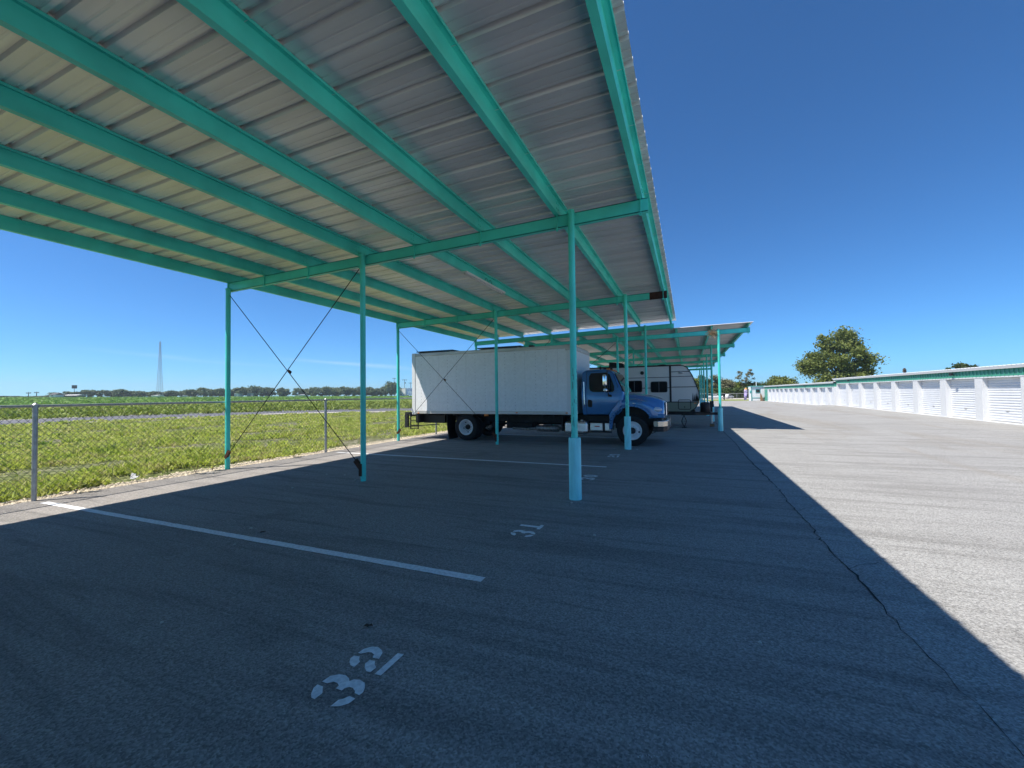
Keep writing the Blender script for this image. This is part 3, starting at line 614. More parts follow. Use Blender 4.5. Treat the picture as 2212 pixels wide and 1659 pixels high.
def wheel(x, y, sgn, rear, name='wheel'):             # sgn -1: outer face towards -y
    t = MB(); r = .48; prof = [(.0, .285), (.005, .30), (0, .40), (.015, .455), (.04, .474), (.06, .48), (.21, .48), (.235, .474), (.26, .455), (.275, .40), (.275, .30), (.27, .285)]
    t.lathe((x, y, r), (0, -sgn, 0), prof, 48)
    for g in (.075, .115, .155, .195): t.lathe((x, y - sgn * (g), r), (0, -sgn, 0), [(0, .481), (.004, .4815), (.012, .4815), (.016, .481)], 48)
    ty = t.build(name, 'tyre', tr, L)
    m = MB(); sg = -sgn
    if rear: prof = [(.0, .288), (-.004, .275), (.01, .262), (.05, .25), (.15, .225), (.19, .19), (.195, .12), (.175, .10), (.17, .06)]
    else: prof = [(.0, .288), (-.004, .275), (.01, .262), (.06, .245), (.055, .23), (.03, .20), (.01, .165), (.005, .13), (.01, .10)]
    m.lathe((x, y, r), (0, sg, 0), prof, 40); rim = m.build('rim', 'rimw', ty, L)
    m = MB(); dp = .17 if rear else .01
    m.lathe((x, y + sg * dp, r), (0, -sg, 0), [(-.01, .10), (.03, .095), (.05, .075), (.10 if rear else .06, .065), (.11 if rear else .07, .001)], 20)
    m.build('hub', 'chass', ty, L)
    m = MB()
    for k in range(10):
        a = 2 * math.pi * k / 10; rr = .14; c = Vector((x + rr * math.cos(a), y + sg * (dp + .01), r + rr * math.sin(a))); m.tube(c, c - Vector((0, sg * .03, 0)), .014, 6)
    m.build('wheel_nut', 'muff' if rear else 'alu', ty, L)
    m = MB()
    for k in range(2 if not rear else 5):
        a = R(-10) + math.pi * k if not rear else 2 * math.pi * k / 5 + .9; rr = .20 if not rear else .195; c = Vector((x + rr * math.cos(a), y + sg * (.026 if not rear else .182), r + rr * math.sin(a)))
        m.lathe(c, (0, sg, 0), [(0, .03), (-.006, .026), (-.006, .001)], 12)
    m.build('hand_hole', 'black', ty, L)
wheel(-7.48, 13.52, -1, True); wheel(-7.48, 13.86, -1, True); wheel(-7.48, 15.88, 1, True); wheel(-7.48, 15.54, 1, True)
wheel(-1.62, 13.52, -1, False); wheel(-1.62, 15.88, 1, False)
m = MB(); m.tube((-7.48, 13.8, .48), (-7.48, 15.6, .48), .075, 12); m.lathe((-7.48, 14.7, .48), (0, 1, 0), [(-.2, .05), (-.1, .2), (.1, .2), (.2, .05)], 20); m.tube((-1.62, 13.8, .42), (-1.62, 15.6, .42), .06, 10)
for y in (14.15, 15.2): m.obox((-8.2, y, .62), (-6.8, y, .62), .08, .1)
m.tube((-7.2, 14.7, .55), (-2.6, 14.7, .62), .05, 10); m.build('axle', 'chass', tr, L)
m = MB(); m.box(-3.80, -3.01, 13.53, 14.12, .33, .745)
fo = m.build('fuel_tank', 'tank', tr, L, bevel=.10, seg=6); m = MB()
for x in (-3.50,): m.box(x - .03, x + .03, 13.522, 14.13, .322, .752) 
m.build('tank_strap', 'chass', fo, L, bevel=.10, seg=6); m = MB(); m.tube((-3.25, 13.72, .72), (-3.25, 13.72, .79), .04, 12); m.build('filler_cap', 'alu', fo, L)
m = MB(); m.box(-2.94, -2.55, 13.58, 14.05, .46, .70); m.box(-2.47, -2.29, 13.58, 14.05, .46, .70); tb = m.build('tool_box', 'tank', tr, L, bevel=.012)
m = MB(); m.box(-2.80, -2.64, 13.574, 13.5795, .575, .605); m.build('label_plate', 'red', tb, L)
m = MB(); m.box(-3.15, -2.27, 13.50, 13.74, .40, .425); m.box(-3.0, -2.27, 13.55, 13.8, .705, .73); m.box(-2.545, -2.475, 13.6, 13.9, .40, .72); m.box(-3.1, -2.3, 14.06, 14.22, .45, .9); m.build('running_board', 'black', tr, L, bevel=.004)
m = MB(); m.lathe((-4.93, 14.02, .46), (1, 0, 0), [(0, .05), (.02, .115), (.80, .115), (.82, .05), (1.1, .045)], 24); m.tube((-5.28, 14.02, .42), (-4.9, 14.02, .46), .05, 12); m.tube((-5.9, 14.2, .44), (-5.25, 14.02, .42), .045, 12); m.build('muffler', 'muff', tr, L)
m = MB(); m.box(-6.2, -5.2, 14.3, 14.9, .42, .66); m.tube((-6.6, 14.1, .55), (-6.6, 14.9, .55), .11, 14); m.tube((-5.6, 13.95, .60), (-5.0, 13.95, .60), .012, 6); m.tube((-6.5, 14.0, .52), (-5.3, 13.98, .49), .018, 6); m.tube((-6.5, 14.05, .62), (-3.9, 14.05, .66), .015, 6)
m.box(-6.0, -5.95, 13.9, 13.96, .55, .93); m.box(-3.95, -3.9, 13.75, 14.2, .4, .93); m.box(-5.6, -5.1, 14.4, 14.8, .38, .6); m.build('air_tank', 'chass', tr, L, bevel=.01)

# cab
YN, YF = 13.60, 15.80
def yb(z, far=False):
    i = .02 + (.15 * (z - 1.60) / .8 if z > 1.60 else .05 * max(0, (1.2 - z)) / .3 * .4)
    return YF - i if far else YN + i
cabL = [(-3.20, .95), (-2.07, .95), (-1.93, 1.10), (-1.88, 1.60), (-3.24, 1.60)]
cabU = [(-3.24, 1.60), (-1.88, 1.60), (-1.90, 1.68), (-2.20, 2.32), (-2.30, 2.40), (-2.55, 2.435), (-3.12, 2.42), (-3.24, 2.33)]
m = MB(); out = [(-3.20, .95), (-2.07, .95), (-1.93, 1.10), (-1.88, 1.60), (-1.90, 1.68), (-2.20, 2.32), (-2.30, 2.40), (-2.55, 2.435), (-3.12, 2.42), (-3.24, 2.33), (-3.24, 1.60)]
n = len(out); V = [(x, yb(z), z) for x, z in out] + [(x, yb(z, True), z) for x, z in out]
idx = {p: i for i, p in enumerate(out)}; fs = []
for side in (0, n): fs += [tuple(side + idx[p] for p in cabL), tuple(side + idx[p] for p in cabU)]
fs += [(i, (i + 1) % n, n + (i + 1) % n, n + i) for i in range(n)]
m.add(V, fs, True); cab = m.build('cab', 'blue', tr, L, bevel=.055, seg=4)
def onside(poly, d0, d1):                             # thin plate following the cab side
    return MB().prism(poly, lambda x, z: (x, yb(z) - d0, z), lambda x, z: (x, yb(z) + d1, z))
onside([(-2.97, 1.80), (-2.99, 2.20), (-2.93, 2.315), (-2.42, 2.325), (-2.315, 2.25), (-2.17, 1.87), (-2.17, 1.73), (-2.23, 1.685), (-2.84, 1.695), (-2.93, 1.73)], .008, .005).build('window_seal', 'black', cab, L)
onside([(-2.95, 1.82), (-2.965, 2.19), (-2.92, 2.295), (-2.43, 2.305), (-2.33, 2.24), (-2.195, 1.86), (-2.20, 1.75), (-2.24, 1.705), (-2.84, 1.715), (-2.915, 1.745)], .011, .004).build('side_window', 'glass', cab, L)
doorp = [(-3.05, .975), (-2.27, .985), (-2.07, 1.22), (-2.06, 1.86), (-2.21, 2.28), (-2.33, 2.375), (-3.07, 2.365), (-3.08, 1.6)]
m = MB(); dd = doorp + [doorp[0]]
for (a, b), (c, e) in zip(dd[:-1], dd[1:]): m.obox((a, yb(b) - .001, b), (c, yb(e) - .001, e), .012, .006, (0, 1, 0))
m.build('door_seam', 'seam', cab, L)
onside([(-3.02, 1.24), (-2.98, 1.205), (-2.90, 1.205), (-2.875, 1.24), (-2.875, 1.40), (-2.90, 1.44), (-2.99, 1.455), (-3.02, 1.43)], .006, .004).build('handle_recess', 'black', cab, L)
m = MB(); m.obox((-2.95, YN - .01, 1.23), (-2.95, YN - .01, 1.42), .03, .02); m.build('door_handle', 'chass', cab, L, bevel=.005)
m = MB(); m.path([(-3.13, yb(2.07) + .0, 2.07), (-3.13, YN - .02, 2.03), (-3.12, YN - .03, 1.3), (-3.115, YN + .015, 1.22)], .014, 8); m.build('grab_handle', 'chrome', cab, L)
m = MB(); m.add([(-1.895, yb(1.70) + .10, 1.70), (-1.895, yb(1.70, True) - .10, 1.70), (-2.185, yb(2.28, True) - .10, 2.30), (-2.185, yb(2.28) + .10, 2.30)], [(0, 1, 2, 3)]); 
for i in range(4): m.v[i] = (m.v[i][0] + .012, m.v[i][1], m.v[i][2])
m.build('windscreen', 'glass', cab, L, solid=.01)
onside([(-1.93, 1.72), (-1.955, 1.86), (-2.165, 2.28), (-2.145, 2.30), (-1.87, 1.73)], .004, .03).build('pillar_seal', 'black', cab, L)
for y in (13.95, 14.35, 14.7, 15.05, 15.45):
    m = MB(); m.box(-2.46, -2.34, y - .04, y + .04, 2.42, 2.462); m.build('roof_marker', 'amber', cab, L, bevel=.012)
m = MB(); m.lathe((-2.72, 14.2, 2.50), (1, 0, 0), [(0, .05), (.02, .06), (.05, .03), (.45, .02), (.46, .001)], 14); m.box(-2.6, -2.3, 14.19, 14.21, 2.43, 2.5); m.build('air_horn', 'chass', cab, L)
# bonnet, lofted over the wheel arch
YC = 14.70
stn = [(-2.02, 1.665, 1.10, 1.42, .90, 1.585), (-1.80, 1.665, 1.13, 1.43, .88, 1.575), (-1.55, 1.645, 1.165, 1.42, .85, 1.56), (-1.30, 1.605, 1.17, 1.375, .82, 1.53), (-1.05, 1.545, 1.15, 1.27, .78, 1.48), (-.85, 1.485, 1.08, 1.15, .70, 1.42), (-.73, 1.43, .97, 1.06, .62, 1.36), (-.675, 1.35, .87, 1.0, .55, 1.28)]
def archz(x):
    d = .62 ** 2 - (x + 1.64) ** 2; a = .60 + math.sqrt(d) if d > 0 else 0; return max(.87, a)
xs_ = [-2.20, -2.12, -2.02, -1.9, -1.8, -1.68, -1.55, -1.42, -1.3, -1.18, -1.1, -1.05, -.95, -.85, -.78, -.73, -.675]
def st(x):
    if x <= stn[0][0]: return stn[0][1:]
    for a, b in zip(stn[:-1], stn[1:]):
        if x <= b[0] + 1e-9:
            t = (x - a[0]) / (b[0] - a[0]); return tuple(p + (q - p) * t for p, q in zip(a[1:], b[1:]))
m = MB(); ringn = None; V = []
for x in xs_:
    if x < -2.02: continue
    zt_, hw, zf, hs2, zs = st(x); bz = archz(x); zf2 = max(zf, bz + .12)
    half = [(0, zt_), (hs2 * .55, zt_ - .008), (hs2 * .85, zs + (zt_ - zs) * .55), (hs2, zs), (hs2 + .03, zs - .06), (hs2 + (hw - hs2) * .45, (zs - .06 + zf2) / 2 - .01), (hw - .10, zf2 + .035), (hw - .02, zf2 - .01), (hw, zf2 - .06), (hw, (zf2 + bz) / 2), (hw - .005, bz), (hw - .06, bz)]
    ring = [(x, YC - a, b) for a, b in reversed(half)] + [(x, YC + a, b) for a, b in half[1:]]; ringn = len(ring); V += ring
nr = len(V) // ringn; m.add(V, [(j * ringn + i, j * ringn + i + 1, (j + 1) * ringn + i + 1, (j + 1) * ringn + i) for j in range(nr - 1) for i in range(ringn - 1)] + [tuple(range((nr - 1) * ringn, nr * ringn))], True)
hood = m.build('bonnet', 'blue', tr, L); sd = hood.modifiers.new('s', 'SUBSURF'); sd.levels = 1; sd.render_levels = 2
# fender skirt in front of the door and flared lip
m = MB(); arc_ = [(-1.64 + .66 * math.cos(R(a)), .60 + .65 * math.sin(R(a))) for a in range(188, 20, -8)]
lip_in = [(x, z) for x, z in arc_ if z > .48]
for (a, b), (c, e) in zip(lip_in[:-1], lip_in[1:]): m.obox((a, 13.53, b), (c, 13.53, e), .05, .09, (0, 1, 0))
m.build('arch_lip', 'blue', tr, L, smooth=True)
for ya, yc_ in ((13.545, 13.64), (15.76, 15.855)):
    m = MB(); m.side([(-2.24, .50), (-2.30, .50), (-2.33, .95), (-2.22, 1.15), (-2.02, 1.42), (-1.94, 1.45), (-1.94, 1.25), (-2.10, 1.02), (-2.21, .78)], ya, yc_); m.build('fender', 'blue', tr, L, bevel=.02, seg=3)
m = MB(); m.side([(-2.2, .5), (-2.3, 1.3), (-1.9, 1.5), (-1.2, 1.35), (-.8, 1.15), (-.74, .62), (-1.0, .62)], 14.05, 15.35); m.build('engine_bay', 'black', tr, L)
m = MB(); m.side([(-1.14, .86), (-.69, .88), (-.68, .98), (-.70, 1.0), (-1.08, 1.0)], 13.62, 15.78); m.build('fender', 'blue', tr, L, bevel=.02, seg=3)
for s_ in (-1, 1):
    m = MB(); y = YC + s_ * 1.075; m.lathe((-.93, y - s_ * .04, 1.135), (.45, s_ * 1, .12), [(0, .115), (.045, .10), (.07, .06), (.075, .001)], 24)
    for i, v in enumerate(m.v): m.v[i] = (-.93 + (v[0] + .93) * 1.75, v[1], 1.135 + (v[2] - 1.135) * .72)
    hl = m.build('headlight', 'lens', tr, L, smooth=True)
    m = MB(); m.lathe((-1.08, y - s_ * -.01, 1.145), (0, s_, 0), [(0, .03), (.015, .02), (.018, .001)], 10); m.build('turn_signal', 'amber', hl, L)
m = MB(); m.box(-.665, -.635, YC - .52, YC + .52, .92, 1.36); gr = m.build('grille', 'chrome', tr, L, bevel=.02)
m = MB()
for k in range(6): m.box(-.634, -.628, YC - .46, YC + .46, .97 + .06 * k, 1.0 + .06 * k)
m.build('grille_slot', 'black', gr, L)
pr = [(-1.00, 13.55), (-.86, 13.54), (-.70, 13.62), (-.60, 13.85), (-.57, 14.3), (-.57, 15.1), (-.60, 15.55), (-.70, 15.78), (-.86, 15.86), (-1.0, 15.85), (-.9, 15.6), (-.75, 15.3), (-.75, 14.1), (-.9, 13.8)]
m = MB(); m.prism(pr, lambda x, y: (x, y, .60), lambda x, y: (x, y, .79)); m.build('bumper', 'brushed', tr, L, bevel=.02, seg=3)
m = MB(); m.prism([(x - .015, 14.7 + (y - 14.7) * .99) for x, y in pr], lambda x, y: (x, y, .46), lambda x, y: (x, y, .598)); m.box(-.98, -.75, 13.7, 15.7, .78, .86); m.obox((-.95, 13.7, .44), (-1.05, 13.6, .40), .02, .02); m.build('bumper_valance', 'black', tr, L, bevel=.02)
m = MB(); m.lathe((-1.55, 13.545, 1.335), (0, -1, .25), [(0, .05), (.006, .045), (.008, .001)], 20); 
for i, v in enumerate(m.v): m.v[i] = (v[0], v[1], 1.335 + (v[2] - 1.335) * .55)
m.build('fender_badge', 'silver', tr, L)
for s_ in (-1, 1):
    y = YC + s_ * 1.30; m = MB()
    m.lathe((-2.42, y, 1.87), (0, 0, 1), [(0, .02), (.015, .062), (.06, .072), (.31, .072), (.36, .06), (.38, .02)], 20); 
    for i, v in enumerate(m.v): m.v[i] = (v[0], y + (v[1] - y) * .6, v[2])
    mr = m.build('mirror', 'chrome', tr, L, smooth=True)
    m = MB(); m.lathe((-2.405, y, 1.665), (0, 0, 1), [(0, .01), (.03, .055), (.085, .072), (.14, .055), (.165, .01)], 18); m.build('convex_mirror', 'chrome', mr, L, smooth=True)
    m = MB(); m.path([(-2.28, YC + s_ * 1.0, 2.36), (-2.34, y, 2.36), (-2.34, y, 2.28), (-2.335, y, 1.72), (-2.31, y, 1.62), (-2.26, YC + s_ * 1.12, 1.56)], .017, 8); m.box(-2.36, -2.25, YC + s_ * 1.10 - .03, YC + s_ * 1.10 + .03, 1.54, 1.61)
    m.obox((-2.42, y, 2.15), (-2.33, y, 2.15), .02, .02); m.obox((-2.42, y, 1.80), (-2.33, y, 1.80), .02, .02); m.build('mirror_arm', 'black', mr, L)
m = MB(); m.path([(-1.78, 13.75, 1.70), (-1.84, 14.1, 1.82), (-1.95, 14.3, 1.93)], .008, 6); m.build('wiper', 'black', cab, L)

# ------------------------------------------------------------------ travel trailer
L = (-3, 22.3, 0); tt = thing('travel_trailer', L, 'cream and olive travel trailer with black trim parked behind the truck', 'trailer')
Y0, Y1 = 21.10, 23.55
prof = [(-7.6, .82), (.08, .78), (.28, .90), (.43, 1.15), (.47, 1.45), (.46, 1.66), (.21, 2.39), (.07, 2.66), (-.02, 2.80), (-.16, 2.88), (-.30, 2.90), (-7.6, 2.92)]
m = MB(); m.side(prof, Y0, Y1); m.build('body', 'cream', tt, L, bevel=.03, seg=3)
m = MB(); m.side([(-7.6, .80), (.09, .765), (.29, .885), (.44, 1.14), (.45, 1.20), (-7.6, 1.20)], Y0 - .006, Y1 + .006); m.build('lower_panel', 'olive', tt, L)
m = MB(); edge = prof[1:11]
for (a, b), (c, e) in zip(edge[:-1], edge[1:]):
    for y in (Y0 - .01, Y1 + .01): m.obox((a, y, b), (c, y, e), .035, .035, (0, 1, 0))
m.box(-7.6, -.28, Y0 - .03, Y0 + .02, 2.885, 2.945); m.box(-.80, -.715, Y0 - .02, Y0 + .0, 1.19, 2.9); m.box(-7.6, .445, Y0 - .012, Y0 - .007, 1.185, 1.225); m.build('trim', 'black', tt, L)
m = MB(); m.box(-7.6, -.8, Y0 - .010, Y0 - .002, 2.355, 2.385); m.box(-.715, .22, Y0 - .010, Y0 - .002, 2.375, 2.405); m.build('stripe', 'grey', tt, L)
m = MB(); m.box(-7.6, -.8, Y0 - .010, Y0 - .002, 1.86, 1.89); m.box(-.715, .39, Y0 - .010, Y0 - .002, 1.885, 1.915); m.box(-.715, .09, Y0 - .010, Y0 - .002, 2.60, 2.63); m.build('stripe', 'black', tt, L)
def rr(x0, x1, z0, z1, r, n=4):
    o = []
    for cx, cz, a0 in ((x1 - r, z1 - r, 0), (x0 + r, z1 - r, 90), (x0 + r, z0 + r, 180), (x1 - r, z0 + r, 270)):
        for i in range(n + 1): a = R(a0 + 90 * i / n); o.append((cx + r * math.cos(a), cz + r * math.sin(a)))
    return o
for x0, x1, z0, z1 in ((-1.64, -.89, 1.66, 2.18), (-2.75, -2.03, 1.68, 2.24), (-5.2, -4.2, 1.66, 2.2)):
    m = MB(); m.side(rr(x0, x1, z0, z1, .08), Y0 - .025, Y0 - .001); wn = m.build('window', 'black', tt, L)
    m = MB(); m.side(rr(x0 + .035, x1 - .035, z0 + .035, z1 - .035, .06), Y0 - .028, Y0 - .0255); m.build('pane', 'tint', wn, L)
    m = MB(); m.box((x0 + x1) / 2 - .012, (x0 + x1) / 2 + .012, Y0 - .034, Y0 - .0285, z0 + .03, z1 - .03); m.build('mullion', 'grey', wn, L)
m = MB(); m.lathe((-2.02, Y0 - .002, 2.60), (0, -1, 0), [(0, .085), (.03, .085), (.035, .06), (.02, .001)], 20); m.build('exhaust_vent', 'black', tt, L)
m = MB(); m.lathe((-.29, Y0 - .002, 2.565), (0, -1, 0), [(0, .06), (.012, .06), (.014, .001)], 24)
for i, v in enumerate(m.v): m.v[i] = (-.29 + (v[0] + .29) * 1.9, v[1], v[2])
lg = m.build('emblem', 'silver', tt, L); m = MB()
for a in (-.07, 0, .07): m.obox((-.29 + a, Y0 - .018, 2.535), (-.29 + a, Y0 - .018, 2.595), .012, .004)
m.obox((-.37, Y0 - .018, 2.575), (-.21, Y0 - .018, 2.575), .01, .004); m.build('emblem_mark', 'grey', lg, L)
m = MB()
for x0, x1, z0, z1 in ((-.43, .10, .87, 1.30),):
    o1 = rr(x0, x1, z0, z1, .06); o1.append(o1[0])
    for (a, b), (c, e) in zip(o1[:-1], o1[1:]): m.obox((a, Y0 - .016, b), (c, Y0 - .016, e), .028, .01, (0, 1, 0))
m.lathe((-.16, Y0 - .008, .97), (0, -1, 0), [(0, .03), (.015, .025), (.017, .001)], 12); m.build('hatch', 'black', tt, L)
m = MB()
for x, h in ((.20, .38), (.27, .30), (.33, .34), (.41, .26), (.37, .40)):
    for k in range(4): zz = 1.24 + h * k / 4.6; ww = .045 * (1 - k / 4.6); m.prism([(x - ww, zz), (x + ww, zz), (x, zz + h / 2.6)], lambda a, b: (min(a, .45), Y0 - .009, b), lambda a, b: (min(a, .45), Y0 - .004, b))
m.build('pine_decal', 'black', tt, L)
m = MB(); m.box(.24, .36, Y0 - .02, Y0 - .007, 1.13, 1.16); m.build('marker_light', 'amber', tt, L)
m = MB(); m.side([(-3.74, 2.95), (-3.0, 2.95), (-2.98, 3.06), (-3.05, 3.16), (-3.25, 3.20), (-3.72, 3.24)], 21.9, 22.7); m.build('air_conditioner', 'black', tt, L, bevel=.03)
m = MB(); m.lathe((-1.15, 22.0, 2.93), (0, 0, 1), [(0, .28), (.06, .26), (.10, .12), (.11, .001)], 20); m.build('roof_vent', 'black', tt, L)
m = MB(); m.box(-7.4, .3, 21.35, 21.45, .60, .76); m.box(-7.4, .3, 23.2, 23.3, .60, .76)
m.obox((-.3, 21.55, .62), (1.12, 22.28, .62), .06, .12); m.obox((-.3, 23.1, .62), (1.12, 22.37, .62), .06, .12); m.box(1.0, 1.32, 22.26, 22.39, .56, .68); m.box(.50, .95, 22.0, 22.6, .66, .71); m.build('frame', 'chass', tt, L)
m = MB(); m.lathe((.74, 22.05, .70), (0, 0, 1), [(0, .19), (.02, .215), (.40, .205), (.46, .16), (.475, .001)], 20); m.lathe((.74, 22.42, .70), (0, 0, 1), [(0, .19), (.02, .215), (.40, .205), (.46, .16), (.475, .001)], 20); m.build('propane_cover', 'black', tt, L)
m = MB(); m.tube((1.02, 22.33, .14), (1.02, 22.33, .75), .03, 12); m.build('jack_leg', 'silver', tt, L)
m = MB(); m.tube((1.02, 22.33, .7), (1.02, 22.33, .95), .045, 12); m.box(.94, 1.12, 22.27, 22.41, .93, 1.22); m.build('jack_head', 'black', tt, L, bevel=.02)
m = MB()
for s_ in (-1, 1): m.obox((-.2, 21.32, .03), (-.2 + s_ * .11, 21.32, .30), .03, .03); m.obox((-.2 + s_ * .11, 21.32, .30), (-.2, 21.32, .58), .03, .03)
m.box(-.3, -.1, 21.22, 21.42, .0, .03); m.obox((-.31, 21.32, .30), (-.09, 21.32, .30), .012, .012); m.build('stabiliser', 'chass', tt, L)
for x in (-5.0, -4.1):
    m = MB(); m.lathe((x, 21.15, .34), (0, 1, 0), [(0, .001), (0, .18), (.03, .2), (.0, .3), (.02, .34), (.2, .34), (.21, .001)], 28); m.build('wheel', 'tyre', tt, L)
m = MB(); m.box(.93, 1.12, 22.22, 22.44, .0, .135); o = m.build('wood_block', 'wood', None, (1.02, 22.33, 0), bevel=.006); o.location = (1.02, 22.33, 0); tag(o, 'small brown wood block under the trailer jack', 'block')
m = MB(); m.box(-.92, -.80, 21.9, 22.05, 0, .5); o = m.build('support_block', 'galv', None, (-.86, 22, 0), bevel=.02); o.location = (-.86, 22, 0); tag(o, 'grey support block standing under the trailer floor', 'block')

# ------------------------------------------------------------------ pebbles, litter
PB = [(-1.03, 4.90, 'pale pebble right of the stencilled 31'), (-1.654, 6.24, 'pale pebble in front of the nearest blue sleeve'), (-1.39, 12.7, 'tiny pebble right of the second sleeve post'), (-2.05, 12.75, 'tiny pebble left of the second sleeve post'), (-7.09, 6.75, 'pebble in the dark stain, left one of two beside the braced middle post'), (-6.67, 6.83, 'pebble in the dark stain, right one of two beside the braced middle post'), (-6.06, 6.48, 'pale pebble at the foot of the braced middle post'), (-6.65, 5.55, 'lone pebble on the asphalt between braced middle post and long white line'), (-5.11, 3.66, 'pebble just beyond the long white line, left of the dark leaf'), (-4.72, 3.19, 'pebble just on the near side of the long white line'), (-1.62, 12.55, 'tiny pebble touching the foot of the second sleeve post'), (.4, 3.2, 'small pebble on the shaded asphalt near the long crack'), (-3.6, 1.9, 'small pebble among the pale scrapes at lower left')]
for i, (x, y, plab) in enumerate(PB):
    bm = bmesh.new(); bmesh.ops.create_icosphere(bm, subdivisions=1, radius=1)
    for v in bm.verts: v.co = Vector((v.co.x * random.uniform(.7, 1.2), v.co.y * random.uniform(.7, 1.2), v.co.z * .6)) * (.022 if i < 9 else .014)
    me = bpy.data.meshes.new('pebble'); bm.to_mesh(me); bm.free(); me.materials.append(MT['peb']); o = bpy.data.objects.new('pebble', me); COL.objects.link(o); o.location = (x, y, .010)
    tag(o, plab, 'pebble', 'loose pebbles on the asphalt')
for x, y, rz, lab in ((-2.143, 2.414, .4, 'small dark curled leaf lying above the stencilled 32'), (-4.822, 3.607, 1.2, 'small dark twiggy leaf just beyond the long white line')):
    m = MB(); n_ = 8
    for sg in (-1, 1):
        m.add([(-.035 + .07 * i / n_, 0, .006 + .012 * math.sin(math.pi * i / n_)) for i in range(n_ + 1)] + [(-.035 + .07 * i / n_, sg * .016 * math.sin(math.pi * i / n_), .002 + .016 * abs(math.sin(2.4 * i))) for i in range(n_, -1, -1)], [tuple(range(2 * n_ + 2))])
    m.tube((-.06, .004, .004), (-.03, 0, .006), .0012, 5); o = m.build('dry_leaf', 'bark'); o.location = (x, y, .004); o.rotation_euler = (0, 0, rz); tag(o, lab, 'leaf')
m = MB(); m.add([(0, 0, 0), (.10, .03, .0), (.11, .05, .10), (.02, .02, .12), (.0, .09, .03), (.09, .11, .05)], [(0, 1, 2, 3), (0, 1, 5, 4)]); o = m.build('paper_scrap', 'white', None, solid=.002); o.location = (-10.3, 4.85, .06); tag(o, 'crumpled white paper scrap caught in weeds by the fence', 'litter')
def tallweed(x, y, h, label, n=26):
    t = thing('tall_weed', (x, y, 0), label, 'plant', 'tall weeds at the fence foot'); m = MB(); lf = MB()
    for k in range(4):
        a = random.uniform(0, 6.28); top = Vector((math.cos(a) * h * .3, math.sin(a) * h * .35, h * random.uniform(.7, 1))); m.tube((0, 0, 0), top, .004, 5, .002)
        for j in range(n // 2):
            p = top * random.uniform(.2, 1); b = random.uniform(0, 6.28); e = Vector((math.cos(b), math.sin(b), random.uniform(-.2, .5))) * random.uniform(.05, .11); s_ = Vector((-e.y, e.x, 0)) * .22
            lf.add([p, p + e * .5 + s_, p + e, p + e * .5 - s_], [(0, 1, 2, 3)])
    m.build('stem', 'wood', t); lf.build('leaves', 'weed', t)
tallweed(-10.0, 5.9, .62, 'tall leafy weed at the fence, just left of the first rear post')
tallweed(-10.02, 6.25, .35, 'short dry weed close beside the first rear post')
tallweed(-10.04, 3.95, .45, 'low bushy weed just right of the nearest fence post')
tallweed(-10.02, 8.4, .30, 'small brown weed midway between rear post and second fence post')

